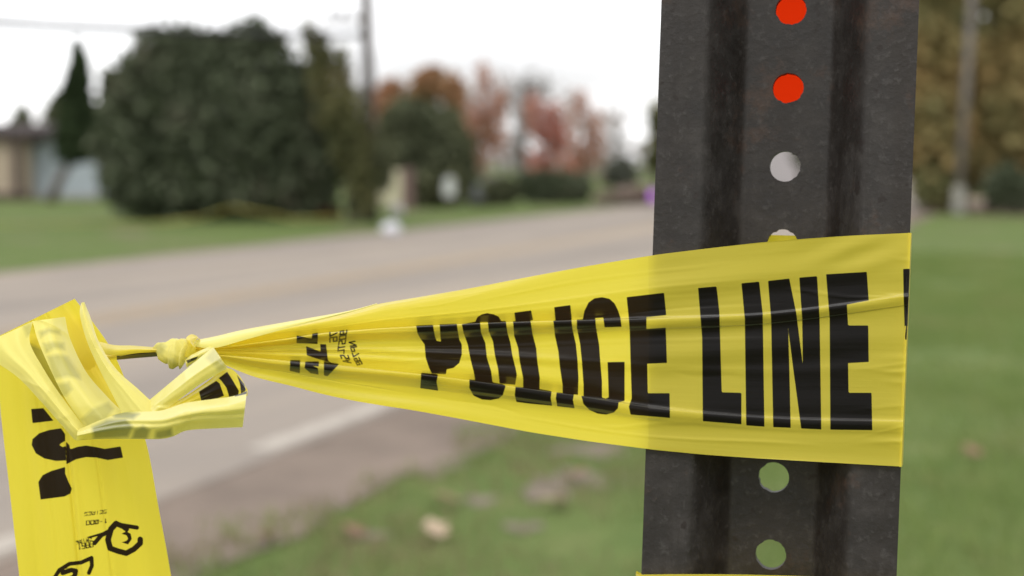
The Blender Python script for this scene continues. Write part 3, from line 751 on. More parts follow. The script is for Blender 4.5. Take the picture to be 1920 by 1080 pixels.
# red-orange reflector plate bolted behind the channel
t = NT('red_orange_plastic'); ob = t.obj()
dif = t.n('BsdfDiffuse'); dif.inputs[0].default_value = (.9, .17, .05, 1); trl = t.n('BsdfTranslucent'); trl.inputs[0].default_value = (.97, .19, .06, 1)
ms = t.n('MixShader'); ms.inputs[0].default_value = .96; t.l(dif.outputs[0], ms.inputs[1]); t.l(trl.outputs[0], ms.inputs[2]); t.l(ms.outputs[0], t.out.inputs[0])
aP = a_of_y(238)
mb = MB(); bz = REC + TH + .007
mb.prism([PP(-.024, bz, aP), PP(.024, bz, aP), PP(.024, bz, aP + .5), PP(-.024, bz, aP + .5)], BK * .0015)
o = mb.build('reflector_plate', t.m, None); o.parent = post; o.matrix_parent_inverse = Matrix.Translation(-Vector(PP(0, 0, A_BOT)))
o['label'] = 'red orange plate behind the upper holes'
for k in (3, 12):
    mb = MB(); mb.tube([PP(0, REC - .003, A_H0 + k * PITCHA), PP(0, bz + .006, A_H0 + k * PITCHA)], .0045, 6)
    o = mb.build('bolt', M_metal, None); o.parent = post; o.matrix_parent_inverse = Matrix.Translation(-Vector(PP(0, 0, A_BOT)))

def zplane(x, y, bk=0.0):                       # depth at which the picture ray meets the flange plane (offset bk)
    x, y = np.broadcast_arrays(np.asarray(x, float), np.asarray(y, float))
    d = (x[..., None] - 960) / F * RT - (y[..., None] - 540) / F * UP + FW
    return np.dot(C1 + BK * bk - O, BK) / (d @ BK)

# ------------------------------------------------------------------ tape: print as signed distance stored on the film
def tr(poly, s, ox, oy): return [(ox + x / s, oy + y / s) for x, y in poly]
def sdf(X, Y, polys, strokes=()):
    shp = X.shape; x = X.ravel(); y = Y.ravel(); out_ = np.full(x.shape, -6.0)
    def segd(px, py, a, b):
        ax, ay = a; bx, by = b; dx, dy = bx - ax, by - ay; L = dx * dx + dy * dy + 1e-9
        t_ = np.clip(((px - ax) * dx + (py - ay) * dy) / L, 0, 1); return np.hypot(px - ax - t_ * dx, py - ay - t_ * dy)
    for p in polys:
        q = np.array(p); m = (x > q[:, 0].min() - 6) & (x < q[:, 0].max() + 6) & (y > q[:, 1].min() - 6) & (y < q[:, 1].max() + 6)
        if not m.any(): continue
        px, py = x[m], y[m]; d = np.full(px.shape, 1e9); ins = np.zeros(px.shape, bool)
        for i in range(len(q)):
            a, b = q[i], q[(i + 1) % len(q)]; d = np.minimum(d, segd(px, py, a, b))
            if a[1] != b[1]:
                cr = ((a[1] > py) != (b[1] > py)) & (px < (b[0] - a[0]) * (py - a[1]) / (b[1] - a[1]) + a[0]); ins ^= cr
        out_[m] = np.maximum(out_[m], np.clip(np.where(ins, d, -d), -6, 6))
    for pl, wd in strokes:
        q = np.array(pl); m = (x > q[:, 0].min() - 8) & (x < q[:, 0].max() + 8) & (y > q[:, 1].min() - 8) & (y < q[:, 1].max() + 8)
        if not m.any(): continue
        px, py = x[m], y[m]; d = np.full(px.shape, 1e9)
        for i in range(len(q) - 1): d = np.minimum(d, segd(px, py, q[i], q[i + 1]))
        out_[m] = np.maximum(out_[m], np.clip(wd / 2 - d, -6, 6))
    return out_.reshape(shp)
GL = {'0': [[(0, 0), (1, 0), (1, 1), (0, 1), (0, 0)]], '1': [[(.5, 0), (.5, 1), (.2, .8)]], '-': [[(.15, .5), (.85, .5)]], '8': [[(0, 0), (1, 0), (1, 1), (0, 1), (0, 0)], [(0, .5), (1, .5)]],
      '9': [[(1, .5), (0, .5), (0, 1), (1, 1), (1, 0), (0, 0)]], '6': [[(1, 1), (0, 1), (0, 0), (1, 0), (1, .5), (0, .5)]], '7': [[(0, 1), (1, 1), (.4, 0)]], '5': [[(1, 1), (0, 1), (0, .55), (1, .5), (1, 0), (0, 0)]],
      'S': [[(1, 1), (0, 1), (0, .55), (1, .45), (1, 0), (0, 0)]], 'A': [[(0, 0), (.5, 1), (1, 0)], [(.2, .4), (.8, .4)]], 'T': [[(0, 1), (1, 1)], [(.5, 1), (.5, 0)]], 'L': [[(0, 1), (0, 0), (1, 0)]], 'N': [[(0, 0), (0, 1), (1, 0), (1, 1)]],
      'P': [[(0, 0), (0, 1), (1, 1), (1, .5), (0, .5)]], 'R': [[(0, 0), (0, 1), (1, 1), (1, .5), (0, .5), (1, 0)]], 'E': [[(1, 1), (0, 1), (0, 0), (1, 0)], [(0, .5), (.8, .5)]], 'D': [[(0, 0), (0, 1), (.8, .9), (.8, .1), (0, 0)]], 'O': [[(0, 0), (1, 0), (1, 1), (0, 1), (0, 0)]], 'C': [[(1, 1), (0, 1), (0, 0), (1, 0)]], 'I': [[(.5, 0), (.5, 1)]], 'V': [[(0, 1), (.5, 0), (1, 1)]], '.': [[(.4, 0), (.6, 0)]], ' ': []}
def text(s, org, adv, up, wd):                   # strokes of small print: adv = advance vector per letter, up = letter height vector
    o_ = []
    for i, ch_ in enumerate(s):
        for pl in GL[ch_]: o_.append(([(org[0] + adv[0] * (i + .72 * a) + up[0] * b, org[1] + adv[1] * (i + .72 * a) + up[1] * b) for a, b in pl], wd))
    return o_

t = NT('yellow_barrier_film')
def film(t, base, trans_c, ghostc, tmix, bs=.10):
    ink = t.n('Attribute', attribute_name='ink').outputs['Fac']; gh = t.n('Attribute', attribute_name='ghost').outputs['Fac']
    uv = t.n('UVMap').outputs[0]
    ns = t.noise(uv, 1, 4, .5, stretch=(1.2, 26, 1)); nf = t.noise(uv, 14, 4, .6); nb_ = t.noise(uv, 3.0, 2, .5)
    bmp = t.n('Bump'); bmp.inputs['Strength'].default_value = bs; bmp.inputs['Distance'].default_value = .0012; t.l(ns, bmp.inputs['Height'])
    b2 = t.n('Bump'); b2.inputs['Strength'].default_value = .07; b2.inputs['Distance'].default_value = .0006; t.l(nf, b2.inputs['Height']); t.l(bmp.outputs[0], b2.inputs['Normal'])
    nrm = b2.outputs[0]
    im = t.maprange(ink, -.55, .55); gs_ = t.n('Attribute', attribute_name='ghost_strength').outputs['Fac']
    gmm = t.n('Math', operation='MULTIPLY'); t.l(t.maprange(gh, -3.5, 4.5), gmm.inputs[0]); t.l(gs_, gmm.inputs[1]); gm2 = gmm.outputs[0]
    cy = t.mix(gm2, base, ghostc); ct = t.mix(gm2, trans_c, tuple(x * .6 for x in ghostc))
    cd = t.mix(im, cy, (.010, .0085, .007)); ctr = t.mix(im, ct, (.040, .022, .006))
    d = t.n('BsdfDiffuse'); t.l(cd, d.inputs[0]); t.l(nrm, d.inputs['Normal'])
    r_ = t.n('BsdfTranslucent'); t.l(ctr, r_.inputs[0]); t.l(nrm, r_.inputs['Normal'])
    m1 = t.n('MixShader'); m1.inputs[0].default_value = tmix; t.l(d.outputs[0], m1.inputs[1]); t.l(r_.outputs[0], m1.inputs[2])
    g = t.n('BsdfGlossy'); g.inputs['Roughness'].default_value = .34; g.inputs[0].default_value = (1, 1, 1, 1); t.l(nrm, g.inputs['Normal'])
    fr0 = t.n('Fresnel'); fr0.inputs[0].default_value = 1.42; t.l(nrm, fr0.inputs['Normal'])
    fr = t.n('MapRange'); t.l(fr0.outputs[0], fr.inputs[0])
    for i_, q_ in zip((1, 2, 3, 4), (.031, .22, .009, .15)): fr.inputs[i_].default_value = q_
    m2 = t.n('MixShader'); t.l(fr.outputs[0], m2.inputs[0]); t.l(m1.outputs[0], m2.inputs[1]); t.l(g.outputs[0], m2.inputs[2])
    t.l(m2.outputs[0], t.out.inputs[0]); return t.m
M_film = film(t, (.76, .645, .075), (.90, .735, .04), (.38, .36, .07), .50)
M_film_sheen = film(NT('pale_film_sheen'), (.83, .765, .25), (.88, .80, .17), (.25, .27, .10), .42, .02)  # paler copy for doubled, sky-facing film; the sky sheen is put into its colour

def sheet(name, X, Y, Z, mat, parent, polys=(), strokes=(), ghost=(), uvs=None, gs=.38):
    m, n = X.shape; Pw = W(X, Y, Z).reshape(-1, 3); 
    i = np.arange(m * n).reshape(m, n)
    Fq = np.stack([i[:-1, :-1], i[1:, :-1], i[1:, 1:], i[:-1, 1:]], -1).reshape(-1, 4)
    me = npmesh(name, Pw, Fq, 4)
    a_ = me.attributes.new('ink', 'FLOAT', 'POINT'); a_.data.foreach_set('value', sdf(X, Y, polys, strokes).astype(np.float32).ravel())
    a_ = me.attributes.new('ghost', 'FLOAT', 'POINT'); a_.data.foreach_set('value', sdf(X, Y, ghost).astype(np.float32).ravel())
    a_ = me.attributes.new('ghost_strength', 'FLOAT', 'POINT'); a_.data.foreach_set('value', np.full(m * n, gs, np.float32))
    if uvs is None: uvs = np.stack(np.broadcast_arrays(np.linspace(0, m / n, m)[:, None], np.linspace(0, 1, n)[None]), -1)
    uvl = me.uv_layers.new(name='UVMap'); uvl.data.foreach_set('uv', uvs.reshape(-1, 2)[Fq.ravel()].astype(np.float32).ravel())
    me.transform(Matrix.Translation(-Vector(parent.location)))
    return link(name, me, mat, parent, True)
def cr(pts, n):                                  # Catmull-Rom through rows of any width
    pts = np.array(pts, float); k = len(pts); tt = np.linspace(0, k - 1, n); i = np.clip(tt.astype(int), 0, k - 2); f = (tt - i)[:, None]
    p0 = pts[np.maximum(i - 1, 0)]; p1 = pts[i]; p2 = pts[i + 1]; p3 = pts[np.minimum(i + 2, k - 1)]
    return .5 * (2 * p1 + (p2 - p0) * f + (2 * p0 - 5 * p1 + 4 * p2 - p3) * f ** 2 + (3 * p1 - p0 - 3 * p2 + p3) * f ** 3)
def strip(name, A, B, mat, parent, n=120, m=60, bulge=0, polys=(), strokes=(), ghost=(), ripple=0, seed=0, gs=.38, pleat=None, buckle=0):
    """film between two rails A and B of (px, py, depth); bulge = metres the middle comes forward"""
    a_ = cr(A, n); b_ = cr(B, n); f = np.linspace(0, 1, m)[None, :, None]
    S = a_[:, None] * (1 - f) + b_[:, None] * f
    r = np.random.default_rng(seed); s_ = np.linspace(0, 1, n)[:, None]; q = np.linspace(0, 1, m)[None]
    S[..., 2] -= bulge * np.sin(np.pi * q)
    if ripple:
        for j in range(5):
            S[..., 2] += ripple * r.uniform(.3, 1) * np.sin(2 * np.pi * (q * r.uniform(1, 4) + .6 * s_ * r.uniform(-1, 1) + r.random())) * (.4 + .6 * np.sin(np.pi * s_ * r.uniform(.7, 1.6) + r.random()) ** 2)
    if buckle:                                   # the film kinks across its length
        for j in range(6):
            c_ = r.uniform(.05, .95); tl = r.uniform(-.25, .25); wd_ = r.uniform(.03, .09)
            S[..., 2] += buckle * r.uniform(.4, 1.3) * r.choice([-1, 1]) * np.exp(-np.abs((s_ - c_ - tl * (q - .5)) / wd_) ** 1.4)
    for q0, q1, wq, hq in (pleat or ()):
        S[..., 2] += hq * np.exp(-((q - q0 - (q1 - q0) * s_) / wq) ** 2)
    return sheet(name, S[..., 0], S[..., 1], S[..., 2], mat, parent, polys, strokes, ghost, gs=gs)

tape = tag(empty('police_tape', tuple(W(335, 660, .435))), 'yellow POLICE LINE tape stretched from the steel post to a knot and loose bow', 'tape')

# --- taut band
xs = np.array([345, 372, 400, 430, 460, 500, 545, 596, 650, 707, 780, 880, 992, 1100, 1227, 1330, 1422, 1511, 1600, 1712.])
T_ = np.array([648, 639, 632, 625, 618.5, 611, 603, 594.5, 584, 570, 558, 541, 519, 499, 478, 465.5, 455, 447.5, 441.5, 436.5])
U_ = np.array([654, 651, 652, 649, 645, 639, 633, 624, 619.5, 615, 611, 605.5, 601.5, 599, 597, 594, 590, 581, 569, 553.])
L_ = np.array([664, 663, 664, 666, 668, 672, 676, 680, 685, 691.5, 699.5, 712, 728, 743, 765, 775, 782, 786, 788, 790.])
B_ = np.array([672, 671, 676, 687, 702, 713, 723, 737, 749, 759, 770, 788.5, 810, 827, 843.5, 853, 859, 864, 869, 875.])
nx = 760
xx = np.linspace(345, 1708, nx)
def sm(v, k=31):
    p = np.pad(v, k // 2, mode='edge'); p[:k // 2] = 2 * v[0] - v[1:k // 2 + 1][::-1]; p[-(k // 2):] = 2 * v[-1] - v[-k // 2:-1][::-1][:k // 2]
    return np.convolve(p, np.ones(k) / k, 'valid')
T, Uq, Lq, Bq = (sm(np.interp(xx, xs, v)) for v in (T_, U_, L_, B_))
kt = np.clip((1290 - xx) / 330, 0, 1); kt = kt * kt * (3 - 2 * kt) * np.clip((xx - 360) / 120, .25, 1)      # depth of the pleats
amp = np.interp(xx, [345, 420, 600, 900, 1150, 1260, 1712], [.25, .45, .62, .62, .4, .2, .14])
one = np.ones_like(xx)
gapU = Uq - T; gapM = Lq - Uq; gapB = Bq - Lq
# cross-section knots from top to bottom: picture row, depth offset (m, + = away)
rows = [
    (T, .0030 * amp + .004 * np.clip((720 - xx) / 300, 0, 1)),
    (T + gapU * .22, .0008 * amp),
    (T + gapU * .45, .0002 * amp - .0016 * np.clip((720 - xx) / 300, 0, 1)),
    (T + gapU * .78, .0010 * amp),
    (Uq - 7 * (1 - kt) + 5 * kt, .0012 * amp + .0038 * kt),
    (Uq - 2 * (1 - kt) + 3.5 * kt, -.0004 * amp + .0010 * kt),
    (Uq + 1.0, -.0030 * amp - .0002),
    (Uq + np.minimum(8, gapM * .1), -.0036 * amp - .0002),
    (Uq + np.minimum(17, gapM * .2), -.0018 * amp),
    (Uq + np.minimum(28, gapM * .3), .0016 * amp),
    (Uq + gapM * .45, .0022 * amp),
    (Uq + gapM * .55, .0010 * amp),
    (Uq + gapM * .66, .0024 * amp),
    (Lq - np.minimum(20, gapM * .2), .0020 * amp),
    (Lq - 7 * (1 - kt) + 5 * kt, .0014 * amp + .0034 * kt),
    (Lq - 2 * (1 - kt) + 3.5 * kt, -.0004 * amp + .0010 * kt),
    (Lq + 1.0, -.0032 * amp - .0002),
    (Lq + np.minimum(9, gapB * .16), -.0040 * amp - .0002),
    (Lq + np.minimum(19, gapB * .33), -.0026 * amp),
    (Lq + np.minimum(30, gapB * .5), .0006 * amp),
    (Lq + gapB * .72, .0012 * amp),
    (Bq, .0002 * amp)]
Yk = np.stack([r[0] for r in rows], 0); Dk = np.stack([r[1] for r in rows], 0)
nseg = [14, 14, 18, 10, 6, 8, 10, 12, 12, 20, 16, 16, 18, 10, 6, 8, 12, 12, 12, 20, 22]
tt = np.concatenate([np.linspace(i, i + 1, n_, endpoint=False) for i, n_ in enumerate(nseg)] + [[len(rows) - 1]])
def crt(K):
    k = len(K); i = np.clip(tt.astype(int), 0, k - 2); f = (tt - i)[:, None]
    p0 = K[np.maximum(i - 1, 0)]; p1 = K[i]; p2 = K[i + 1]; p3 = K[np.minimum(i + 2, k - 1)]
    return .5 * (2 * p1 + (p2 - p0) * f + (2 * p0 - 5 * p1 + 4 * p2 - p3) * f ** 2 + (3 * p1 - p0 - 3 * p2 + p3) * f ** 3)
Y = crt(Yk).T; Dd = crt(Dk).T                     # (nx, nv)
X = np.repeat(xx[:, None], Y.shape[1], 1)
vfrac = (Y - T[:, None]) / (Bq - T)[:, None]
# right edge of the film follows the post edge
shear = -np.clip((X - 1225) / 480, 0, 1) * (18 * (Y - 437) / 437)
X = X + shear
zf = zplane(np.maximum(X, 1216), Y, -.0022)
left = np.clip((1222 - X) / 870, 0, 1)
Z = zf + .004 * left + .006 * left * left
rip = np.zeros_like(Y); r_ = np.random.default_rng(21)
for j in range(9):
    rip += r_.uniform(.4, 1) * np.sin(2 * np.pi * (vfrac * r_.uniform(2, 9) + X / r_.uniform(900, 3000) + r_.random())) * np.exp(-((X - r_.uniform(500, 1700)) / 260) ** 2)
Z = Z + Dd + .00022 * rip
# small creases where it meets the right edge
Z += .00035 * np.sin(X * .05 + Y * .11) * np.exp(-((X - 1600) / 90) ** 2) * np.exp(-((Y - 475) / 30) ** 2)
for j in range(22):
    x0_, x1_ = sorted(r_.uniform(420, 1720, 2)); x1_ = max(x1_, x0_ + 150); v0_ = r_.uniform(.03, .97); sl = r_.uniform(-.05, .05); wv = r_.uniform(.006, .014); hh_ = r_.uniform(.00008, .00020) * r_.choice([-1, 1])
    fx_ = (X - x0_) / (x1_ - x0_)
    Z = Z + hh_ * np.exp(-((vfrac - v0_ - sl * fx_ - .01 * np.sin(fx_ * 6 + j)) / wv) ** 2) * np.clip(np.minimum(fx_, 1 - fx_) * 5, 0, 1)
for j in range(16):      # short puckers where the film is drawn round the flange
    v0_ = r_.uniform(.02, .98); ln_ = r_.uniform(40, 130); tl = r_.uniform(-.0007, .0007)
    Z = Z - r_.uniform(.0001, .00028) * np.exp(-((vfrac - v0_ - tl * (X - 1700)) / r_.uniform(.007, .016)) ** 2) * np.clip((X - 1700 + ln_) / ln_, 0, 1)
Z = Z + .0011 * np.exp(-((X - 1478) / 95) ** 2) * np.sin(np.pi * np.clip(vfrac, 0, 1)) ** .5
c3 = lambda p: tr(p, 3.177, 740, 520)
c4_ = lambda p: tr(p, 2.25, 1200, 420)
c2 = lambda p: tr(p, 3.6, 360, 540)
letters = [c3(p) for p in (
    [(128, 287), (228, 283), (240, 350), (250, 378), (275, 382), (272, 350), (268, 280), (370, 277), (385, 370), (400, 400), (400, 460), (385, 510), (350, 540), (310, 548), (305, 578), (220, 572), (205, 540), (185, 480), (178, 400), (150, 360), (135, 330)],
    [(158, 568), (258, 577), (250, 625), (260, 675), (152, 660), (155, 620)],
    [(478, 266), (495, 235), (520, 220), (550, 213), (590, 220), (620, 235), (638, 266)],
    [(400, 280), (480, 264), (508, 263), (515, 330), (540, 390), (550, 480), (575, 560), (583, 625), (583, 640), (480, 615), (470, 560), (450, 480), (435, 400), (410, 330)],
    [(555, 262), (662, 260), (672, 330), (690, 390), (700, 460), (720, 540), (728, 580), (718, 640), (625, 632), (615, 540), (598, 470), (585, 380), (560, 320)],
    [(445, 608), (560, 620), (655, 640), (660, 650), (645, 700), (620, 722), (570, 732), (520, 728), (470, 705), (445, 660)],
    [(713, 210), (813, 197), (825, 255), (720, 266)],
    [(705, 262), (808, 250), (820, 330), (843, 420), (850, 500), (865, 600), (862, 668), (765, 656), (765, 600), (745, 500), (735, 420), (712, 350)],
    [(720, 652), (860, 665), (935, 678), (930, 720), (938, 765), (800, 752), (725, 742), (715, 700)],
    [(950, 178), (1047, 165), (1055, 250), (958, 260)],
    [(945, 258), (1052, 246), (1060, 310), (1080, 400), (1090, 500), (1095, 600), (1092, 700), (1000, 690), (1000, 640), (985, 540), (975, 440), (955, 350)],
    [(965, 685), (1068, 697), (1062, 730), (1072, 780), (968, 768), (960, 720)],
    [(1120, 250), (1130, 200), (1155, 150), (1190, 125), (1235, 118), (1280, 128), (1310, 155), (1330, 195), (1345, 240), (1352, 295), (1250, 298), (1243, 240), (1195, 243), (1200, 300), (1218, 400), (1225, 500), (1235, 620), (1235, 715), (1255, 722), (1275, 715), (1272, 620), (1268, 505), (1370, 503), (1370, 620), (1370, 735), (1330, 745), (1125, 712), (1125, 640), (1115, 500), (1105, 400), (1085, 300), (1085, 252)],
    [(1112, 705), (1335, 738), (1330, 780), (1305, 805), (1260, 818), (1210, 812), (1160, 790), (1125, 755)],
    [(1382, 118), (1605, 92), (1618, 225), (1500, 237), (1500, 308), (1615, 300), (1622, 510), (1505, 515), (1508, 690), (1638, 690), (1640, 838), (1405, 818), (1395, 770), (1412, 720), (1405, 500), (1400, 320), (1395, 250)])]
letters += [c4_(p) for p in (
    [(245, 270), (323, 263), (335, 370), (345, 710), (428, 712), (428, 845), (265, 832), (262, 480)],
    [(428, 250), (503, 243), (518, 380), (525, 855), (448, 850), (442, 400)],
    [(540, 240), (630, 230), (660, 380), (687, 595), (684, 400), (672, 226), (747, 220), (758, 400), (765, 867), (680, 863), (645, 600), (625, 440), (630, 600), (636, 860), (562, 857), (553, 400)],
    [(785, 212), (957, 202), (965, 322), (873, 340), (878, 428), (963, 428), (965, 582), (878, 587), (880, 712), (977, 712), (980, 870), (803, 868), (800, 400)],
    [(1110, 190), (1190, 186), (1190, 480), (1118, 490), (1112, 300)])]
marks = [c2(p) for p in (
    [(707, 320), (808, 342), (812, 310), (850, 300), (848, 378), (705, 372)],
    [(770, 392), (868, 430), (865, 378), (905, 380), (918, 490), (945, 508), (775, 455)],
    [(663, 487), (730, 487), (728, 575), (660, 560)],
    [(765, 497), (858, 495), (855, 530), (815, 525), (850, 540), (855, 585), (800, 575), (760, 540)],
    [(890, 497), (995, 512), (915, 595), (890, 590)])]
stk = []
stk += text('76', (978 / 3.6 + 360, 292 / 3.6 + 540), (0, 10.5), (-13, 2), 2.8)
stk += text('90STL', (1045 / 3.6 + 360, 285 / 3.6 + 540), (-1.2, 9.2), (-12, 2), 2.6)
stk += text('SA', (1052 / 3.6 + 360, 455 / 3.6 + 540), (3.5, 8), (-14, 0), 2.6)
stk += text('NP7', (1100 / 3.6 + 360, 360 / 3.6 + 540), (3, 10), (-11, 2), 2.6)
stk += text('98', (1125 / 3.6 + 360, 468 / 3.6 + 540), (4, 7), (-9, 3), 2.3)
uvs = np.stack([X / 437, vfrac], -1)
sheet('taut_band', X, Y, Z, M_film, tape, letters + marks, stk, uvs=uvs)

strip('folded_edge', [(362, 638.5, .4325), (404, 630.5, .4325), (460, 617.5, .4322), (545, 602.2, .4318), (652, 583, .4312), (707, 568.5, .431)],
      [(366, 650, .4312), (404, 652, .4308), (460, 637, .4305), (545, 614, .4303), (652, 586.5, .4305), (707, 570.2, .4308)], M_film_sheen, tape, 160, 16, .0006)
# --- the band folds round the right flange edge and passes behind the post
def a_front(x, y):
    q = W(x, y, zplane(x, y)) ; return float(np.dot(q - C1, AX))
aT, aB = a_front(1708, 437), a_front(1690, 874)
path = [(H - .0006, -.0021), (H + .0002, -.0014), (H + .0004, .001), (H + .0003, TH + .0008), (H - .004, TH + .0024), (.030, TH + .005), (wx + .003, REC + TH + .0012), (wx, REC + TH + .002), (0, REC + TH + .0022), (-wx, REC + TH + .002), (-.030, TH + .005), (-H + .002, TH + .002)]
pth = cr(path, 90); nv = 30
aa = np.linspace(0, 1, nv)
lift = np.linspace(0, 1, 90)
Vb = np.array([[PP(p[0], p[1], aT + (aB - aT) * q - .0012 * (1 - q) * min(1, max(0, lift[i] - .22) * 6)) for q in aa] for i, p in enumerate(pth)]).reshape(-1, 3)
i_ = np.arange(90 * nv).reshape(90, nv)
Fq = np.stack([i_[:-1, :-1], i_[1:, :-1], i_[1:, 1:], i_[:-1, 1:]], -1).reshape(-1, 4)
def ringmesh(name, Vb, Fq, parent, inkv=None):
    me = npmesh(name, Vb, Fq, 4)
    for nm in ('ink', 'ghost'):
        a_ = me.attributes.new(nm, 'FLOAT', 'POINT'); a_.data.foreach_set('value', np.full(len(me.vertices), -6, np.float32) if nm != 'ink' or inkv is None else inkv.astype(np.float32))
    me.uv_layers.new(name='UVMap')
    me.transform(Matrix.Translation(-Vector(parent.location))); return link(name, me, M_film, parent, True)
inkb = np.full((90, nv), -6.0)
q_ = (aa[None] > .14) & (aa[None] < .40) & (lift[:, None] < .12); inkb[q_] = 6
ringmesh('back_wrap', Vb, Fq, tape, inkb.ravel())

# --- second wrap, lower on the post
low = tag(empty('police_tape', tuple(PP(0, 0, a_of_y(1200)))), 'second yellow tape wrapped round the steel post just below the lowest visible hole', 'tape')
loop = [(-H + .001, -.0022), (0, -.0026), (H - .001, -.0022), (H + .0012, -.001), (H + .0012, TH + .001), (.030, TH + .006), (wx + .003, REC + TH + .0014), (0, REC + TH + .0022), (-wx - .003, REC + TH + .0014), (-.030, TH + .006), (-H - .0012, TH + .001), (-H - .0012, -.001), (-H + .001, -.0022)]
pth = cr(loop, 150)
A_LOW = a_of_y(1078, -.0025)
topy = lambda tt_: A_LOW - .0009 * (tt_ / H) ** 2 + .065 * tt_
ar = np.arange(150)[:, None]
Vb = np.array([[PP(p[0], p[1] - .0006 * math.sin(q * 9) * (p[1] < 0), topy(p[0]) - .073 * q - .016 * min(1, max(0, p[1] - TH) / .02)) for q in aa] for p in pth]).reshape(-1, 3)
i_ = np.arange(150 * nv).reshape(150, nv)
Fq = np.stack([i_[:-1, :-1], i_[1:, :-1], i_[1:, 1:], i_[:-1, 1:]], -1).reshape(-1, 4)
ringmesh('wrap', Vb, Fq, low)

# --- hanging tail
c7 = lambda p: tr(p, 985 / 310., 20, 740)
tailp = [c7(p) for p in (
    [(122, 85), (195, 80), (255, 155), (130, 170)],
    [(325, 275), (300, 290), (290, 300), (310, 312), (330, 305), (330, 392), (270, 395), (200, 380), (150, 350), (125, 300), (130, 265), (170, 230), (230, 210), (300, 200), (325, 235)],
    [(330, 280), (350, 300), (355, 325), (400, 310), (450, 303), (510, 312), (560, 323), (655, 308), (670, 375), (580, 390), (510, 375), (450, 372), (390, 385), (332, 415)],
    [(325, 430), (325, 470), (345, 520), (365, 560), (355, 590), (320, 607), (178, 625), (165, 520), (190, 480), (240, 455)],
    [(598, 850), (622, 800), (636, 835), (690, 850), (700, 868), (650, 862), (600, 862)] if False else [(660, 880), (700, 892), (722, 860), (715, 828), (690, 815), (655, 828), (690, 838), (700, 858), (690, 870)])]
tails = [(c7([(752, 792), (690, 782), (628, 772)]), 8), (c7([(628, 768), (598, 800), (580, 865), (592, 912)]), 11), (c7([(592, 915), (640, 932), (688, 945), (735, 920), (772, 885), (772, 862)]), 10.5),
         (c7([(628, 768), (670, 785), (690, 800)]), 10), (c7([(500, 885), (540, 838), (588, 812)]), 8), (c7([(470, 850), (530, 832), (580, 815)]), 4),
         (c7([(262, 1090), (290, 1045), (350, 1008), (420, 1000), (482, 972), (484, 1020), (466, 1062)]), 7.5), (c7([(310, 1062), (360, 1045), (388, 1050), (380, 1085), (340, 1100)]), 9)]
tails += text('1-800', (575 / 3.177 + 20, 740 / 3.177 + 740), (-8.2, .8), (-.6, 7.5), 2.0)
tails += text('SEIRES', (572 / 3.177 + 20, 686 / 3.177 + 740), (-7.2, .9), (-.6, 6), 1.5)
tails += text('9861', (490 / 3.177 + 20, 872 / 3.177 + 740), (-7.6, 1.6), (.5, 10.5), 2.0)
tails += text('SEIRE', (480 / 3.177 + 20, 842 / 3.177 + 740), (-6, 2), (.5, 6), 1.5)
strip('hanging_tail', [(-22, 640, .448), (-6, 690, .449), (2, 780, .450), (18, 920, .452), (36, 1080, .455), (54, 1260, .46), (60, 1480, .47)],
      [(140, 560, .446), (206, 650, .447), (243, 735, .449), (276, 838, .450), (297, 950, .451), (321, 1082, .455), (345, 1260, .462), (360, 1480, .468)],
      M_film, tape, 420, 190, .003, tailp, tails, ripple=.0011, seed=4, pleat=[(.50, .36, .014, .0011), (.53, .39, .03, -.0009), (.2, .12, .05, .0010), (.8, .86, .06, -.0008), (.3, .27, .02, .0004), (.66, .6, .012, .0005)])
# --- bow: two upright panels at the left
gh1 = [[(72, 622), (92, 614), (112, 620), (114, 628), (92, 624), (76, 634)], [(80, 644), (100, 640), (120, 643), (122, 656), (102, 654), (86, 662)], [(88, 668), (110, 664), (128, 668), (150, 702), (152, 712), (126, 706), (100, 712)], [(106, 720), (130, 716), (136, 730), (126, 742), (118, 744)]]
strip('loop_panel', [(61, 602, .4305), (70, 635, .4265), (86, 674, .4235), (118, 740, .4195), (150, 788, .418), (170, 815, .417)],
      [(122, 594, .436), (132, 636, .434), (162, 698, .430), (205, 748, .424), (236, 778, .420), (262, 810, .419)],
      M_film_sheen, tape, 160, 100, .004, gs=.42, buckle=.0006, pleat=[(.62, .45, .10, -.0006)], ghost=gh1 + [[(152, 786), (176, 764), (204, 754), (214, 766), (200, 786), (168, 808)]], ripple=.00013, seed=5)
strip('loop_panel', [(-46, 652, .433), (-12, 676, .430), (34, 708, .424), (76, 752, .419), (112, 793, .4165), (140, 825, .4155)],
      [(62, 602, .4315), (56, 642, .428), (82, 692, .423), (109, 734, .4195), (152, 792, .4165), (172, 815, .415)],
      M_film_sheen, tape, 150, 90, .0035, ghost=[[(42, 612), (60, 604), (64, 625), (50, 632)]], ripple=.00013, seed=6, buckle=.00045, pleat=[(.35, .55, .09, -.0005)])
strip('loop_inside', [(40, 625, .434), (60, 670, .4305), (86, 715, .427), (118, 765, .423)], [(74, 625, .436), (96, 670, .4325), (122, 715, .429), (150, 765, .424)], M_film, tape, 60, 30, .0, ghost=[[(45, 640), (84, 655), (125, 745), (100, 740), (80, 705)]], gs=.8, seed=3)
strip('loop_inside', [(112, 600, .4465), (128, 650, .4455), (160, 705, .442), (190, 750, .437), (215, 785, .432)],
      [(160, 592, .4465), (184, 650, .4455), (215, 705, .442), (240, 750, .437), (256, 785, .432)], M_film, tape, 110, 60, -.003, ripple=.0001, seed=7)
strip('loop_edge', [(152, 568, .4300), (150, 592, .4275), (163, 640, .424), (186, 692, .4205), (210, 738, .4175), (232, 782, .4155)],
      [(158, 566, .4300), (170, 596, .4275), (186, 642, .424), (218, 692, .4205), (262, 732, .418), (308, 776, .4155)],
      M_film_sheen, tape, 140, 60, .003, ripple=.0001, seed=8, buckle=.00045, pleat=[(.35, .55, .09, -.0005)])
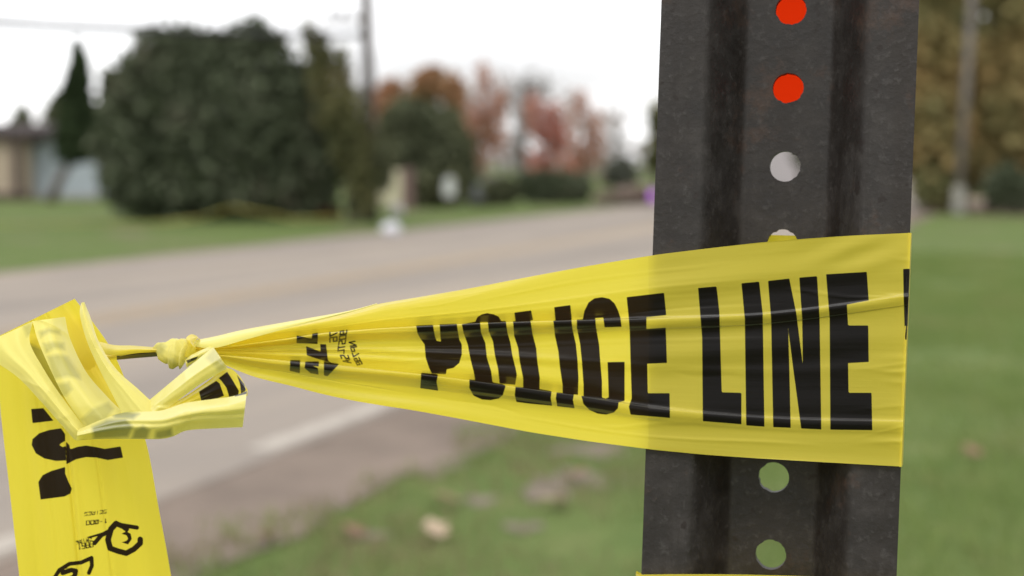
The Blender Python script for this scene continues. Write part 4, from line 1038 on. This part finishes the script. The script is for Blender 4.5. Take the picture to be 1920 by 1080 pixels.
# --- lower band of the bow
gh2 = [[(172, 800), (200, 786), (236, 784), (250, 800), (240, 820), (175, 824)], [(252, 806), (268, 798), (282, 806), (276, 824), (246, 824)], [(292, 808), (322, 802), (324, 818), (300, 824), (290, 822)], [(205, 772), (232, 768), (262, 776), (250, 786), (215, 785)]]
e_ink = [[(438, 741), (464, 732.5), (463, 738.5), (441, 743.5)]]
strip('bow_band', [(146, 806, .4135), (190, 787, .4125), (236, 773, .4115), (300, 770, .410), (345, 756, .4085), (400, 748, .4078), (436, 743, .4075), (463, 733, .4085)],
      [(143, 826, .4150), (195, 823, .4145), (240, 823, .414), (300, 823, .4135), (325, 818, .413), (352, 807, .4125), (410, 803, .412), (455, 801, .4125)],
      M_film_sheen, tape, 260, 70, .0062, e_ink, (), gh2, gs=.85, buckle=.0006, pleat=[(.35, .62, .09, .0008)], ripple=.0001, seed=9)
k_ink = [[(373, 734), (405.5, 714), (412, 719), (420, 742), (396, 752), (378, 754)], [(410, 709), (426, 697), (437, 714), (448, 733), (446, 745), (430, 745), (424.5, 727), (415.5, 714.5)], [(444, 703), (458, 720), (461, 732), (452, 738), (450, 720)]]
strip('bow_fold', [(296, 773, .4135), (345, 745, .4145), (385, 718, .4155), (424, 691, .4165), (447, 703, .4165), (464, 730, .4150)],
      [(320, 782, .4150), (355, 766, .4155), (392, 758, .416), (425, 752, .4165), (445, 748, .4165), (464, 742, .4150)], M_film, tape, 180, 60, .0015, k_ink, ripple=.0001, seed=10)
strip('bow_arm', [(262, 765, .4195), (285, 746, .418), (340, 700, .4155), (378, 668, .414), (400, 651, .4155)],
      [(300, 786, .4150), (318, 764, .4140), (372, 723, .412), (410, 700, .411), (427, 690, .4135)], M_film_sheen, tape, 150, 60, .003,
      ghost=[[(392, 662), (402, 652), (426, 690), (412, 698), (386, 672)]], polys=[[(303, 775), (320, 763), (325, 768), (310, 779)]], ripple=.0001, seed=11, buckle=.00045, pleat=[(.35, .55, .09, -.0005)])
# --- twisted link between loop and knot
strip('twisted_link', [(184, 640, .4395), (215, 647, .437), (250, 648, .4355), (300, 652, .434)], [(196, 676, .4395), (222, 669, .436), (255, 662.5, .434), (300, 660, .433)], M_film, tape, 70, 20, .0015)
strip('twisted_link', [(200, 664, .4375), (225, 664, .4355), (255, 660, .4345), (300, 657, .4335)], [(196, 676, .4385), (222, 674.5, .4380), (255, 671.5, .437), (300, 668, .436)], M_film, tape, 70, 20, .0008,
      [[(219, 664), (260, 659), (310, 655), (310, 680), (219, 676)]])
# --- the knot: film wound round the gathered band
n, m = 150, 140
s_ = np.linspace(0, 1, n)[:, None]; th = np.linspace(0, 2 * np.pi, m)[None]
xk = np.interp(s_, [0, .12, .35, .6, .8, .93, 1], [287, 294, 312, 331, 345, 352, 350]); cyk = np.interp(s_, [0, .35, .7, 1], [655, 663, 664, 660])
rk = .94 * np.interp(s_, [0, .05, .15, .35, .55, .75, .92, 1.0], [4, 9, 17, 26.5, 33, 31, 26, 14])
ph = s_ * 3.3 + .16 * np.cos(th + .7) * 5 + .25 * np.sin(2 * th) 
saw = ph - np.floor(ph)
rk2 = rk + 0 * th - 7.5 * np.where(saw < .86, saw / .86, (1 - saw) / .14) + .8 * np.sin(9 * th + 14 * s_) * s_ + .5 * np.sin(23 * s_ + 3 * th)
lean_ = 9 * np.sin(th - .2) * (s_ - .2)
Xk = xk + lean_; Yk_ = cyk - rk2 * np.sin(th); Zk = .4335 - (rk2 * .92) * np.cos(th) / 6.0 / 1000
sheet('knot', Xk, Yk_, Zk, M_film_sheen, tape, ghost=[[(289, 650), (302, 638), (312, 650), (304, 666), (292, 664)], [(306, 672), (326, 672), (345, 690), (338, 700), (312, 692)]])
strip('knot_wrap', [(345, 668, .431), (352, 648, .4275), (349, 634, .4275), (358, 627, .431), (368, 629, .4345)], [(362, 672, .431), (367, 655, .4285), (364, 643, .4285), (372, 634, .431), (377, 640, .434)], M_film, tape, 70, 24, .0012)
strip('knot_wrap', [(347, 676, .430), (358, 666, .428), (378, 656, .4285), (398, 648, .432)], [(350, 690, .431), (362, 681, .429), (380, 672, .429), (402, 664, .432)], M_film_sheen, tape, 60, 24, .0015, polys=[[(349, 676), (362, 671), (372, 668), (368, 674), (352, 681)]])
